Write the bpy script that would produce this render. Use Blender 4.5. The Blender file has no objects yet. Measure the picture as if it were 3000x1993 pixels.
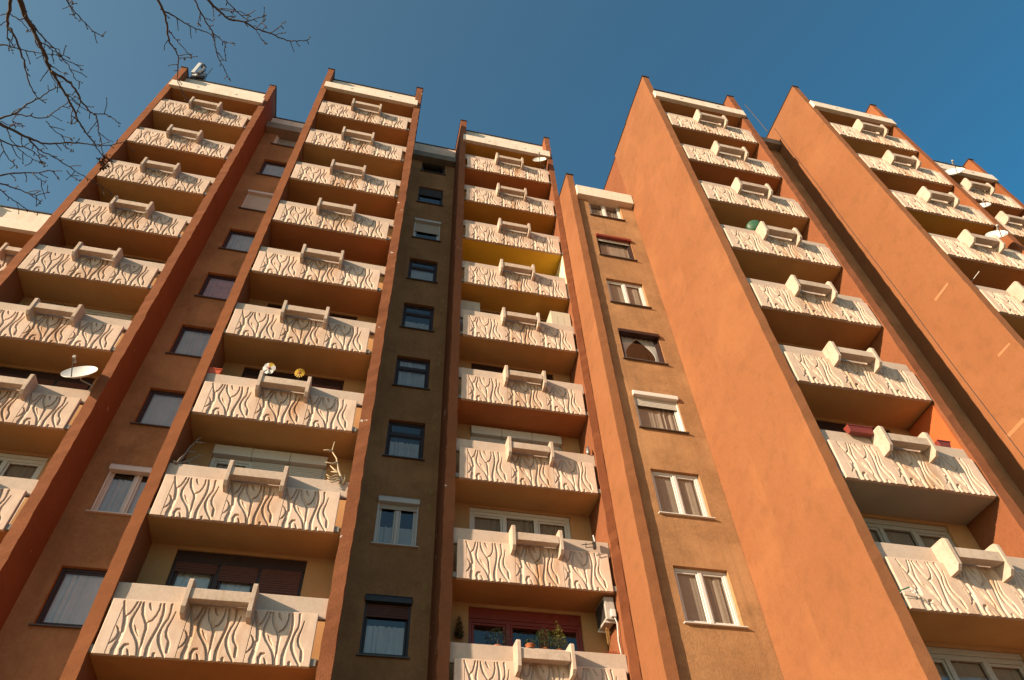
import bpy, bmesh, math, random
import numpy as np
from mathutils import Vector, Matrix

# ------------------------------------------------------------------ camera
SRC_W, SRC_H = 3000.0, 1993.0
F_PX = 2044.925
YAW, PITCH, ROLL = math.radians(15.5363), math.radians(48.81213), math.radians(-3.137886)


def camera_axes():
    cy, sy, cp, sp = math.cos(YAW), math.sin(YAW), math.cos(PITCH), math.sin(PITCH)
    fwd = Vector((sy * cp, cy * cp, sp))
    right = Vector((cy, -sy, 0.0))
    up = right.cross(fwd)
    cr, sr = math.cos(ROLL), math.sin(ROLL)
    return cr * right + sr * up, -sr * right + cr * up, fwd


CAM_R, CAM_U, CAM_F = camera_axes()
scene = bpy.context.scene
coll = scene.collection
cam_data = bpy.data.cameras.new('camera')
cam = bpy.data.objects.new('camera', cam_data)
coll.objects.link(cam)
cam_data.sensor_fit = 'HORIZONTAL'
cam_data.sensor_width = 36.0
cam_data.lens = F_PX / SRC_W * 36.0
cam_data.clip_start = 0.05
cam_data.clip_end = 5000.0
m3 = Matrix((CAM_R, CAM_U, -CAM_F)).transposed()
cam.matrix_world = m3.to_4x4()
scene.camera = cam

# ------------------------------------------------------------------ light
SUN_TRAVEL = Vector((2.4, 1.0, -0.89)).normalized()      # measured from cast shadows
TO_SUN = -SUN_TRAVEL
SUN_ELEV = math.asin(TO_SUN.z)
SUN_AZ = math.atan2(TO_SUN.x, TO_SUN.y)
world = bpy.data.worlds.new('World')
scene.world = world
world.use_nodes = True
wn = world.node_tree.nodes
wn.clear()
sky = wn.new('ShaderNodeTexSky')
sky.sky_type = 'NISHITA'
sky.sun_disc = False
sky.sun_elevation = SUN_ELEV
sky.sun_rotation = SUN_AZ
sky.altitude = 200.0
sky.air_density = 1.0
sky.dust_density = 0.6
sky.ozone_density = 2.0
bg = wn.new('ShaderNodeBackground')
bg.inputs['Strength'].default_value = 0.063
wout = wn.new('ShaderNodeOutputWorld')
# clear-air tint: paler towards the sun, deeper blue away from it, one smooth change over the whole sky
wtc = wn.new('ShaderNodeTexCoord')
wdot = wn.new('ShaderNodeVectorMath')
wdot.operation = 'DOT_PRODUCT'
wdot.inputs[1].default_value = TO_SUN
world.node_tree.links.new(wtc.outputs['Generated'], wdot.inputs[0])
wmr = wn.new('ShaderNodeMapRange')
wmr.inputs['From Min'].default_value = -0.75
wmr.inputs['From Max'].default_value = 0.62
world.node_tree.links.new(wdot.outputs['Value'], wmr.inputs['Value'])
wmx = wn.new('ShaderNodeMix')
wmx.data_type = 'RGBA'
wmx.inputs[6].default_value = (0.10, 1.14, 1.42, 1.0)
wmx.inputs[7].default_value = (1.55, 1.66, 1.30, 1.0)
world.node_tree.links.new(wmr.outputs[0], wmx.inputs[0])
hs = wn.new('ShaderNodeMix')
hs.data_type = 'RGBA'
hs.blend_type = 'MULTIPLY'
hs.inputs[0].default_value = 1.0
world.node_tree.links.new(wmx.outputs[2], hs.inputs[7])
world.node_tree.links.new(sky.outputs[0], hs.inputs[6])
world.node_tree.links.new(hs.outputs[2], bg.inputs['Color'])
world.node_tree.links.new(bg.outputs[0], wout.inputs['Surface'])

sun_data = bpy.data.lights.new('sun', 'SUN')
sun_data.energy = 5.0
sun_data.angle = math.radians(0.5)
sun_data.color = (1.0, 0.76, 0.52)
sun = bpy.data.objects.new('sun', sun_data)
coll.objects.link(sun)
sun.rotation_euler = SUN_TRAVEL.to_track_quat('-Z', 'Y').to_euler()
sun.location = TO_SUN * 60

scene.view_settings.view_transform = 'Standard'
scene.view_settings.look = 'None'
scene.view_settings.exposure = 1.0
scene.view_settings.gamma = 1.0
scene.view_settings.use_curve_mapping = False
scene.render.engine = 'CYCLES'
scene.cycles.max_bounces = 10
scene.cycles.blur_glossy = 0.0
scene.cycles.caustics_reflective = True      # sun glints thrown by the panes onto the side wall
scene.cycles.diffuse_bounces = 2
scene.cycles.transparent_max_bounces = 16
scene.render.resolution_x = 1024
scene.render.resolution_y = 680

rng = random.Random(7)
GROUND = -1.6

# --------------------------------------------- pixel of the photograph -> ray
TILE = {1: (0, 0), 2: (750, 0), 3: (1500, 0), 4: (2250, 0), 5: (0, 500), 6: (750, 500), 7: (1500, 500),
        8: (2250, 500), 9: (0, 1000), 10: (750, 1000), 11: (1500, 1000), 12: (2250, 1000), 13: (0, 1493),
        14: (750, 1493), 15: (1500, 1493), 16: (2250, 1493)}


def S(t, x, y):
    a, b = TILE[t]
    return (a + x / 3.136, b + y / 3.136)


def ray(q):
    return CAM_F + CAM_R * ((q[0] - SRC_W / 2) / F_PX) - CAM_U * ((q[1] - SRC_H / 2) / F_PX)


def bp(q, X=None, Y=None, Z=None):
    """Point where the ray of a pixel meets the plane X=, Y= or Z= of a built surface."""
    d = ray(q)
    t = X / d.x if X is not None else (Y / d.y if Y is not None else Z / d.z)
    return d * t


# ------------------------------------------------------------------ materials
MATS = {}


def lin(c):
    return tuple(((v / 255.0) / 12.92 if v <= 10 else ((v / 255.0 + 0.055) / 1.055) ** 2.4) for v in c)


def base_mat(name):
    m = bpy.data.materials.new(name)
    m.use_nodes = True
    nt = m.node_tree
    return m, nt, nt.nodes['Principled BSDF'], nt.links


def noise(nt, scale, detail=4.0, rough=0.55, vec=None, mapscale=None, rot=None):
    tc = nt.nodes.new('ShaderNodeTexCoord')
    # every object gets its own patch of the pattern, so that repeats do not share their stains
    oi = nt.nodes.new('ShaderNodeObjectInfo')
    ml = nt.nodes.new('ShaderNodeMath')
    ml.operation = 'MULTIPLY'
    ml.inputs[1].default_value = 83.0
    nt.links.new(oi.outputs['Random'], ml.inputs[0])
    ad = nt.nodes.new('ShaderNodeVectorMath')
    ad.operation = 'ADD'
    nt.links.new(tc.outputs['Object'], ad.inputs[0])
    nt.links.new(ml.outputs[0], ad.inputs[1])
    src = ad.outputs[0]
    if mapscale:
        mp = nt.nodes.new('ShaderNodeMapping')
        mp.inputs['Scale'].default_value = mapscale
        if rot:
            mp.vector_type = 'POINT'
            mp.inputs['Rotation'].default_value = rot
        nt.links.new(src, mp.inputs['Vector'])
        src = mp.outputs['Vector']
    n = nt.nodes.new('ShaderNodeTexNoise')
    n.inputs['Scale'].default_value = scale
    n.inputs['Detail'].default_value = detail
    n.inputs['Roughness'].default_value = rough
    nt.links.new(src, n.inputs['Vector'])
    return n.outputs['Fac']


def ramp(nt, fac, p0, p1, c0=(0, 0, 0, 1), c1=(1, 1, 1, 1)):
    r = nt.nodes.new('ShaderNodeValToRGB')
    r.color_ramp.elements[0].position = p0
    r.color_ramp.elements[1].position = p1
    r.color_ramp.elements[0].color = c0
    r.color_ramp.elements[1].color = c1
    nt.links.new(fac, r.inputs['Fac'])
    return r.outputs['Color']


def mixc(nt, fac, a, b, blend='MIX'):
    mx = nt.nodes.new('ShaderNodeMix')
    mx.data_type = 'RGBA'
    mx.blend_type = blend
    for i, v in ((0, fac), (6, a), (7, b)):
        if isinstance(v, bpy.types.NodeSocket):
            nt.links.new(v, mx.inputs[i])
        elif i == 0:
            mx.inputs[0].default_value = v
        else:
            mx.inputs[i].default_value = (v[0], v[1], v[2], 1.0)
    return mx.outputs[2]


def bump(nt, bsdf, height, strength=0.4, dist=0.01, prev=None):
    b = nt.nodes.new('ShaderNodeBump')
    b.inputs['Strength'].default_value = strength
    b.inputs['Distance'].default_value = dist
    nt.links.new(height, b.inputs['Height'])
    nt.links.new(b.outputs['Normal'], bsdf.inputs['Normal'])
    return b


def stucco(name, col, col2=None, scale=1.1, bstr=0.5, bscale=55.0, rough=0.9, streak=0.0, streak_col=None,
           chips=0.0, chip_col=(0.60, 0.54, 0.47), dirt=0.25, blotch=0.0, scratch=0.0):
    m, nt, p, L = base_mat(name)
    col2 = col2 or tuple(c * 0.78 for c in col)
    c = mixc(nt, ramp(nt, noise(nt, scale, 6.0, 0.62), 0.34, 0.68), col, col2)
    fine = noise(nt, 14.0, 5.0, 0.7)
    c = mixc(nt, ramp(nt, fine, 0.40, 0.72, (0, 0, 0, 1), (dirt, dirt, dirt, 1)), c, tuple(v * 0.5 for v in col2))
    if blotch > 0:
        bl = noise(nt, 2.3, 5.0, 0.7)
        c = mixc(nt, ramp(nt, bl, 0.50, 0.66, (0, 0, 0, 1), (blotch, blotch, blotch, 1)), c, tuple(v * 0.62 for v in col))
        bl2 = noise(nt, 0.55, 3.0, 0.5)
        c = mixc(nt, ramp(nt, bl2, 0.52, 0.62, (0, 0, 0, 1), (blotch * .7, blotch * .7, blotch * .7, 1)), c, tuple(min(1, v * 1.28) for v in col))
    if scratch > 0:
        sc = noise(nt, 1.0, 3.0, 0.6, mapscale=(1.0, 16.0, 1.6), rot=(0.75, 0, 0))
        c = mixc(nt, ramp(nt, sc, 0.66, 0.74, (0, 0, 0, 1), (scratch, scratch, scratch, 1)), c, tuple(v * 0.7 for v in col))
        sc = noise(nt, 1.0, 3.0, 0.6, mapscale=(1.0, 11.0, 0.5), rot=(0.15, 0, 0))
        c = mixc(nt, ramp(nt, sc, 0.60, 0.78, (0, 0, 0, 1), (scratch, scratch, scratch, 1)), c, tuple(v * 0.78 for v in col))
    if streak > 0:
        s = noise(nt, 1.0, 4.0, 0.6, mapscale=(5.5, 5.5, 0.22))
        c = mixc(nt, ramp(nt, s, 0.52, 0.78, (0, 0, 0, 1), (streak, streak, streak, 1)), c,
                 streak_col or tuple(v * 0.42 for v in col))
    if chips > 0:
        ch = noise(nt, 2.2, 8.0, 0.70)
        f = ramp(nt, ch, 0.735 - chips, 0.745 - chips)
        c = mixc(nt, f, c, chip_col)
    L.new(c, p.inputs['Base Color'])
    p.inputs['Roughness'].default_value = rough
    p.inputs['Specular IOR Level'].default_value = 0.2
    bump(nt, p, noise(nt, bscale, 3.0, 0.6), bstr, 0.012)
    MATS[name] = m
    return m


def plain(name, col, rough=0.5, spec=0.4, metal=0.0, var=0.15, scale=9.0, bstr=0.0):
    m, nt, p, L = base_mat(name)
    c = mixc(nt, ramp(nt, noise(nt, scale, 4.0), 0.3, 0.75), col, tuple(v * (1 - var) for v in col))
    L.new(c, p.inputs['Base Color'])
    p.inputs['Roughness'].default_value = rough
    p.inputs['Specular IOR Level'].default_value = spec
    p.inputs['Metallic'].default_value = metal
    if bstr:
        bump(nt, p, noise(nt, 40.0, 3.0), bstr, 0.006)
    MATS[name] = m
    return m


ORANGE = (0.252, 0.089, 0.035)
stucco('terracotta', ORANGE, (0.203, 0.070, 0.027), 0.55, 0.45, 60.0, dirt=0.18)
stucco('terracotta_big', (0.249, 0.103, 0.044), (0.219, 0.086, 0.036), 0.35, 0.4, 60.0, dirt=0.20, streak=0.12, blotch=0.34, scratch=0.6,
       streak_col=(0.22, 0.08, 0.032))
stucco('terracotta_chipped', (0.232, 0.086, 0.038), (0.182, 0.064, 0.029), 0.7, 0.7, 38.0, chips=0.085, dirt=0.3)
stucco('terracotta_worn', (0.239, 0.087, 0.038), (0.188, 0.066, 0.029), 0.7, 0.6, 45.0, chips=0.05,
       chip_col=(0.60, 0.36, 0.22), dirt=0.3)
stucco('ochre_wall', (0.379, 0.204, 0.098), (0.288, 0.150, 0.070), 0.9, 0.7, 48.0, streak=0.35,
       streak_col=(0.17, 0.090, 0.044), dirt=0.40, blotch=0.6)
stucco('peach_wall', (0.467, 0.271, 0.128), (0.414, 0.234, 0.106), 0.8, 0.25, 60.0, dirt=0.1)
stucco('yellow_wall', (0.408, 0.329, 0.131), (0.362, 0.283, 0.099), 0.8, 0.25, 60.0, dirt=0.1)
stucco('soffit_brown', (0.484, 0.235, 0.089), (0.399, 0.185, 0.071), 0.8, 0.2, 60.0, dirt=0.1)
stucco('soffit_tan', (0.540, 0.320, 0.135), (0.441, 0.256, 0.107), 0.8, 0.2, 60.0, dirt=0.1)
stucco('soffit_red', (0.469, 0.185, 0.071), (0.385, 0.149, 0.057), 0.8, 0.2, 60.0, dirt=0.1)
stucco('soffit_yellow', (0.78, 0.48, 0.05), (0.72, 0.42, 0.04), 0.8, 0.2, 60.0, dirt=0.05)
stucco('soffit_mustard', (0.535, 0.280, 0.057), (0.459, 0.230, 0.045), 0.8, 0.2, 60.0, dirt=0.05)
stucco('soffit_grey', (0.395, 0.344, 0.284), (0.344, 0.292, 0.240), 0.8, 0.2, 60.0, dirt=0.1)
stucco('white_concrete', (0.492, 0.398, 0.337), (0.439, 0.345, 0.279), 1.4, 0.35, 45.0, streak=0.30,
       streak_col=(0.40, 0.31, 0.23), dirt=0.22)
stucco('roof_white', (0.72, 0.635, 0.55), (0.64, 0.55, 0.46), 1.4, 0.3, 45.0, streak=0.35,
       streak_col=(0.33, 0.25, 0.18), dirt=0.2)
stucco('white_bracket', (0.505, 0.411, 0.348), (0.439, 0.339, 0.267), 2.4, 0.4, 40.0, streak=0.42,
       streak_col=(0.30, 0.20, 0.12), dirt=0.42, blotch=0.3)
stucco('grey_concrete', (0.269, 0.251, 0.227), (0.197, 0.179, 0.161), 1.6, 0.5, 45.0, streak=0.5,
       streak_col=(0.17, 0.15, 0.13), dirt=0.3)
stucco('grass_ground', (0.30, 0.205, 0.115), (0.24, 0.165, 0.09), 0.4, 0.6, 30.0, dirt=0.3)
stucco('paving', (0.34, 0.27, 0.21), (0.28, 0.22, 0.17), 0.9, 0.4, 40.0, dirt=0.3)
stucco('pale_orange', (0.36, 0.172, 0.085), (0.33, 0.155, 0.074), 0.8, 0.3, 60.0, dirt=0.1)  # paler tone of the wall orange, for the slanting strips
plain('dark_flashing', (0.035, 0.028, 0.026), 0.5, 0.4)
plain('white_plastic', (0.603, 0.587, 0.564), 0.35, 0.45, var=0.07)
plain('grey_plastic', (0.402, 0.371, 0.340), 0.4, 0.45, var=0.08)
plain('brown_frame', (0.036, 0.014, 0.011), 0.45, 0.45, var=0.3)
plain('dark_frame', (0.030, 0.026, 0.028), 0.45, 0.45, var=0.3)
plain('red_frame', (0.20, 0.026, 0.014), 0.4, 0.5, var=0.25)
plain('white_shutter', (0.510, 0.487, 0.448), 0.5, 0.35, var=0.08)
plain('brown_shutter', (0.115, 0.040, 0.026), 0.5, 0.35, var=0.2)
plain('dark_shutter', (0.050, 0.045, 0.046), 0.5, 0.35, var=0.2)
plain('room_dark', (0.030, 0.026, 0.023), 0.9, 0.1)
plain('curtain_white', (0.626, 0.626, 0.616), 0.9, 0.1, var=0.18, scale=3.0)
plain('curtain_grey', (0.497, 0.497, 0.488), 0.9, 0.1, var=0.18, scale=3.0)
plain('curtain_brown', (0.368, 0.304, 0.253), 0.9, 0.1, var=0.2, scale=3.0)
plain('curtain_pink', (0.52, 0.27, 0.22), 0.9, 0.1, var=0.3, scale=4.0)
plain('sill_metal', (0.10, 0.085, 0.078), 0.45, 0.5)
plain('dish_white', (0.618, 0.611, 0.587), 0.35, 0.4, var=0.08)
plain('dish_green', (0.035, 0.10, 0.055), 0.45, 0.4, var=0.2)
plain('metal_grey', (0.30, 0.29, 0.28), 0.4, 0.5, 0.7)
plain('metal_dark', (0.06, 0.05, 0.045), 0.5, 0.4, 0.3)
plain('planter_orange', (0.52, 0.090, 0.032), 0.5, 0.4)
plain('planter_red', (0.19, 0.032, 0.022), 0.5, 0.4)
plain('pot_clay', (0.36, 0.12, 0.055), 0.8, 0.2)
plain('soil', (0.05, 0.035, 0.025), 0.95, 0.1)
plain('leaf_green', (0.055, 0.085, 0.022), 0.6, 0.3, var=0.5, scale=30.0)
plain('leaf_yellowgreen', (0.17, 0.17, 0.035), 0.6, 0.3, var=0.5, scale=30.0)
plain('leaf_dark', (0.030, 0.042, 0.018), 0.6, 0.3, var=0.5, scale=30.0)
plain('leaf_dry', (0.16, 0.060, 0.035), 0.8, 0.2, var=0.5, scale=30.0)
plain('leaf_withered', (0.085, 0.042, 0.022), 0.85, 0.2, var=0.5, scale=30.0)
plain('flower_red', (0.42, 0.035, 0.018), 0.6, 0.3, var=0.4, scale=30.0)
plain('petal_white', (0.572, 0.572, 0.587), 0.5, 0.3, var=0.1)
plain('petal_yellow', (0.557, 0.363, 0.042), 0.5, 0.3, var=0.15)
plain('petal_pink', (0.55, 0.16, 0.16), 0.5, 0.3)
plain('antler_bone', (0.510, 0.409, 0.278), 0.6, 0.3, var=0.3, scale=14.0)
plain('antler_grey', (0.24, 0.19, 0.155), 0.6, 0.3, var=0.35, scale=14.0)
plain('brass', (0.50, 0.26, 0.08), 0.3, 0.5, 0.8)
plain('cabinet_white', (0.510, 0.448, 0.355), 0.5, 0.35, var=0.08)
plain('cable_green', (0.02, 0.10, 0.06), 0.5, 0.4)
plain('terracotta_inner', (0.50, 0.115, 0.035), 0.85, 0.2, var=0.2, scale=2.0)
plain('cream_inner', (0.74, 0.66, 0.46), 0.85, 0.2, var=0.08, scale=2.0)
plain('vent_brown', (0.36, 0.22, 0.075), 0.6, 0.3)


def glass_mat():
    m = bpy.data.materials.new('window_glass')
    m.use_nodes = True
    nt = m.node_tree
    nt.nodes.clear()
    out = nt.nodes.new('ShaderNodeOutputMaterial')
    tr = nt.nodes.new('ShaderNodeBsdfTransparent')
    tr.inputs['Color'].default_value = (0.86, 0.88, 0.88, 1)
    gl = nt.nodes.new('ShaderNodeBsdfGlossy')
    gl.inputs['Roughness'].default_value = 0.04
    lw = nt.nodes.new('ShaderNodeLayerWeight')
    lw.inputs['Blend'].default_value = 0.5
    pw = nt.nodes.new('ShaderNodeMath')
    pw.operation = 'POWER'
    pw.inputs[1].default_value = 3.2
    nt.links.new(lw.outputs['Facing'], pw.inputs[0])
    fr = nt.nodes.new('ShaderNodeMath')
    fr.operation = 'MULTIPLY_ADD'
    fr.inputs[1].default_value = 0.75
    fr.inputs[2].default_value = 0.11
    nt.links.new(pw.outputs[0], fr.inputs[0])
    tc = nt.nodes.new('ShaderNodeTexCoord')
    n = nt.nodes.new('ShaderNodeTexNoise')
    n.inputs['Scale'].default_value = 1.6
    nt.links.new(tc.outputs['Object'], n.inputs['Vector'])
    b = nt.nodes.new('ShaderNodeBump')
    b.inputs['Strength'].default_value = 0.03
    b.inputs['Distance'].default_value = 0.05
    nt.links.new(n.outputs['Fac'], b.inputs['Height'])
    nt.links.new(b.outputs['Normal'], gl.inputs['Normal'])
    mx = nt.nodes.new('ShaderNodeMixShader')
    nt.links.new(fr.outputs[0], mx.inputs[0])
    nt.links.new(tr.outputs[0], mx.inputs[1])
    nt.links.new(gl.outputs[0], mx.inputs[2])
    nt.links.new(mx.outputs[0], out.inputs['Surface'])
    MATS['window_glass'] = m


glass_mat()


def relief_mat():
    m, nt, p, L = base_mat('relief_concrete')
    c = mixc(nt, ramp(nt, noise(nt, 2.2, 6.0, 0.65), 0.35, 0.7), (0.650, 0.505, 0.420), (0.545, 0.405, 0.318))
    # rusty water stains below the planter shelf, with a ragged outline of their own
    tc = nt.nodes.new('ShaderNodeTexCoord')
    sep = nt.nodes.new('ShaderNodeSeparateXYZ')
    L.new(tc.outputs['Object'], sep.inputs[0])
    mr = nt.nodes.new('ShaderNodeMapRange')
    mr.interpolation_type = 'SMOOTHSTEP'
    mr.inputs['From Min'].default_value = 1.0
    mr.inputs['From Max'].default_value = 1.7
    L.new(sep.outputs['X'], mr.inputs['Value'])
    mr2 = nt.nodes.new('ShaderNodeMapRange')
    mr2.interpolation_type = 'SMOOTHSTEP'
    mr2.inputs['From Min'].default_value = 2.65
    mr2.inputs['From Max'].default_value = 2.25
    L.new(sep.outputs['X'], mr2.inputs['Value'])
    mul = nt.nodes.new('ShaderNodeMath')
    mul.operation = 'MULTIPLY'
    L.new(mr.outputs[0], mul.inputs[0])
    L.new(mr2.outputs[0], mul.inputs[1])
    oi = nt.nodes.new('ShaderNodeObjectInfo')
    mp = nt.nodes.new('ShaderNodeMapping')
    mp.inputs['Scale'].default_value = (4.5, 4.5, 0.9)
    L.new(tc.outputs['Object'], mp.inputs['Vector'])
    cx = nt.nodes.new('ShaderNodeCombineXYZ')
    ml = nt.nodes.new('ShaderNodeMath')
    ml.operation = 'MULTIPLY'
    ml.inputs[1].default_value = 40.0
    L.new(oi.outputs['Random'], ml.inputs[0])
    L.new(ml.outputs[0], cx.inputs[1])
    L.new(cx.outputs[0], mp.inputs['Location'])
    n = nt.nodes.new('ShaderNodeTexNoise')
    n.inputs['Scale'].default_value = 1.0
    n.inputs['Detail'].default_value = 5.0
    L.new(mp.outputs[0], n.inputs['Vector'])
    st = ramp(nt, n.outputs['Fac'], 0.40, 0.70)
    mul2 = nt.nodes.new('ShaderNodeMath')
    mul2.operation = 'MULTIPLY'
    L.new(st, mul2.inputs[0])
    L.new(mul.outputs[0], mul2.inputs[1])
    mul3 = nt.nodes.new('ShaderNodeMath')
    mul3.operation = 'MULTIPLY'
    mul3.inputs[1].default_value = 0.8
    L.new(mul2.outputs[0], mul3.inputs[0])
    c = mixc(nt, mul3.outputs[0], c, (0.37, 0.17, 0.062))
    g = ramp(nt, n.outputs['Fac'], 0.56, 0.80, (0, 0, 0, 1), (0.35, 0.35, 0.35, 1))
    c = mixc(nt, g, c, (0.27, 0.19, 0.135))
    tone = nt.nodes.new('ShaderNodeMapRange')
    tone.inputs['To Min'].default_value = 0.0
    tone.inputs['To Max'].default_value = 0.30
    L.new(oi.outputs['Random'], tone.inputs['Value'])
    c = mixc(nt, tone.outputs[0], c, (0.40, 0.31, 0.24))
    L.new(c, p.inputs['Base Color'])
    p.inputs['Roughness'].default_value = 0.85
    p.inputs['Specular IOR Level'].default_value = 0.25
    bump(nt, p, noise(nt, 45.0, 4.0, 0.6), 0.3, 0.008)
    MATS['relief_concrete'] = m


relief_mat()


def bark_mat():
    m, nt, p, L = base_mat('bark')
    c = mixc(nt, ramp(nt, noise(nt, 9.0, 5.0), 0.3, 0.7), (0.040, 0.028, 0.022), (0.085, 0.060, 0.045))
    L.new(c, p.inputs['Base Color'])
    p.inputs['Roughness'].default_value = 0.9
    bump(nt, p, noise(nt, 60.0, 4.0), 0.6, 0.01)
    MATS['bark'] = m


bark_mat()


# ------------------------------------------------------------------ mesh tools
class MB:
    def __init__(self):
        self.v, self.f = [], []

    def box(self, x0, x1, y0, y1, z0, z1):
        b = len(self.v)
        self.v += [(x0, y0, z0), (x1, y0, z0), (x1, y1, z0), (x0, y1, z0),
                   (x0, y0, z1), (x1, y0, z1), (x1, y1, z1), (x0, y1, z1)]
        self.f += [tuple(b + i for i in q) for q in
                   ((0, 3, 2, 1), (4, 5, 6, 7), (0, 1, 5, 4), (1, 2, 6, 5), (2, 3, 7, 6), (3, 0, 4, 7))]
        return self

    def quad(self, a, b, c, d):
        n = len(self.v)
        self.v += [tuple(a), tuple(b), tuple(c), tuple(d)]
        self.f.append((n, n + 1, n + 2, n + 3))
        return self

    def prism_x(self, prof, x0, x1):
        """prof: (y, z) outline, extruded along x."""
        b, n = len(self.v), len(prof)
        self.v += [(x0, y, z) for y, z in prof] + [(x1, y, z) for y, z in prof]
        self.f.append(tuple(b + i for i in range(n - 1, -1, -1)))
        self.f.append(tuple(b + n + i for i in range(n)))
        for i in range(n):
            j = (i + 1) % n
            self.f.append((b + i, b + j, b + n + j, b + n + i))
        return self

    def tube(self, pts, radii, sides=7, cap=True):
        pts = [Vector(p) for p in pts]
        if isinstance(radii, (int, float)):
            radii = [radii] * len(pts)
        b = len(self.v)
        ref = None
        for i, p in enumerate(pts):
            t = (pts[min(i + 1, len(pts) - 1)] - pts[max(i - 1, 0)])
            t = t.normalized() if t.length > 1e-9 else Vector((0, 0, 1))
            if ref is None:
                ref = t.orthogonal().normalized()
            ref = (ref - t * ref.dot(t))
            ref = ref.normalized() if ref.length > 1e-6 else t.orthogonal().normalized()
            bi = t.cross(ref)
            for k in range(sides):
                a = 2 * math.pi * k / sides
                self.v.append(tuple(p + (ref * math.cos(a) + bi * math.sin(a)) * radii[i]))
        for i in range(len(pts) - 1):
            for k in range(sides):
                k2 = (k + 1) % sides
                self.f.append((b + i * sides + k, b + i * sides + k2, b + (i + 1) * sides + k2, b + (i + 1) * sides + k))
        if cap:
            self.f.append(tuple(b + k for k in range(sides - 1, -1, -1)))
            e = b + (len(pts) - 1) * sides
            self.f.append(tuple(e + k for k in range(sides)))
        return self

    def octa(self, c, r, axis=None, stretch=1.0):
        c = Vector(c)
        ax = (axis.normalized() if axis is not None else Vector((0, 0, 1)))
        o1 = ax.orthogonal().normalized()
        o2 = ax.cross(o1)
        b = len(self.v)
        for d in (ax * stretch, o1, o2, -o1, -o2, -ax * stretch):
            self.v.append(tuple(c + d * r))
        for q in ((0, 1, 2), (0, 2, 3), (0, 3, 4), (0, 4, 1), (5, 2, 1), (5, 3, 2), (5, 4, 3), (5, 1, 4)):
            self.f.append(tuple(b + i for i in q))
        return self

    def lathe(self, prof, origin, axis, sides=32):
        """prof: (radius, height along axis)."""
        o, ax = Vector(origin), Vector(axis).normalized()
        e1 = ax.orthogonal().normalized()
        e2 = ax.cross(e1)
        b = len(self.v)
        for r, h in prof:
            for k in range(sides):
                a = 2 * math.pi * k / sides
                self.v.append(tuple(o + ax * h + (e1 * math.cos(a) + e2 * math.sin(a)) * r))
        for i in range(len(prof) - 1):
            for k in range(sides):
                k2 = (k + 1) % sides
                self.f.append((b + i * sides + k, b + i * sides + k2, b + (i + 1) * sides + k2, b + (i + 1) * sides + k))
        return self

    def mesh(self, name, mat, bevel=0.0, smooth=False, segs=2):
        me = bpy.data.meshes.new(name)
        me.from_pydata(self.v, [], self.f)
        if bevel > 0:
            bm = bmesh.new()
            bm.from_mesh(me)
            bmesh.ops.recalc_face_normals(bm, faces=bm.faces)
            bmesh.ops.bevel(bm, geom=[e for e in bm.edges if e.is_manifold], offset=bevel, segments=segs,
                            affect='EDGES', profile=0.6, clamp_overlap=True)
            bm.to_mesh(me)
            bm.free()
        me.materials.append(MATS[mat])
        if smooth:
            me.polygons.foreach_set('use_smooth', [True] * len(me.polygons))
        me.update()
        return me

    def obj(self, name, mat, parent=None, bevel=0.0, smooth=False, loc=None, segs=2):
        return put(name, self.mesh(name, mat, bevel, smooth, segs), parent, loc)


def put(name, me, parent=None, loc=None):
    o = bpy.data.objects.new(name, me)
    coll.objects.link(o)
    if loc is not None:
        o.location = loc
    if parent is not None:
        o.parent = parent
        if parent.type == 'EMPTY':                # thing roots sit at their base: keep world coordinates
            o.matrix_parent_inverse = Matrix.Translation(-Vector(parent.location))
    return o


def tag(o, label, cat, group=None):
    o['label'] = label
    o['category'] = cat
    if group:
        o['group'] = group
    return o


def thing(name, label, cat, loc, group=None):
    o = bpy.data.objects.new(name, None)
    coll.objects.link(o)
    o.location = loc
    o.empty_display_size = 0.3
    return tag(o, label, cat, group)


def wavy_sheet(x0, x1, y, z0, z1, waves, amp, seed):
    """A hanging curtain with folds."""
    r = random.Random(seed)
    mb = MB()
    n = max(24, int(waves * 10))
    ph = r.uniform(0, 6)
    for i in range(n + 1):
        t = i / n
        tt = t + 0.035 * math.sin(t * 9.0 + ph) + 0.02 * math.sin(t * 23.0 + ph)
        yy = y + amp * (0.45 + 0.55 * math.sin(t * 5.0 + ph)) * (math.sin(tt * waves * 6.283 + ph) + 0.4 * math.sin(tt * waves * 14.1 + ph * 2))
        mb.v += [(x0 + (x1 - x0) * t, yy, z1), (x0 + (x1 - x0) * t + 0.01 * math.sin(i), yy * 1.0 + 0.3 * amp, z0)]
    for i in range(n):
        mb.f.append((2 * i, 2 * i + 1, 2 * i + 3, 2 * i + 2))
    return mb


def slat_sheet(x0, x1, y, z0, z1, pitch=0.05, depth=0.012):
    """Roller shutter curtain: horizontal rounded slats."""
    mb = MB()
    n = max(1, int(round((z1 - z0) / pitch)))
    p = (z1 - z0) / n
    zs = []
    for i in range(n):
        zb = z0 + i * p
        zs += [(y + depth, zb + 0.001), (y, zb + p * 0.22), (y, zb + p * 0.80), (y + depth, zb + p - 0.001)]
    b = len(mb.v)
    for yy, z in zs:
        mb.v += [(x0, yy, z), (x1, yy, z)]
    for i in range(len(zs) - 1):
        mb.f.append((b + 2 * i, b + 2 * i + 1, b + 2 * i + 3, b + 2 * i + 2))
    return mb


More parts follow.
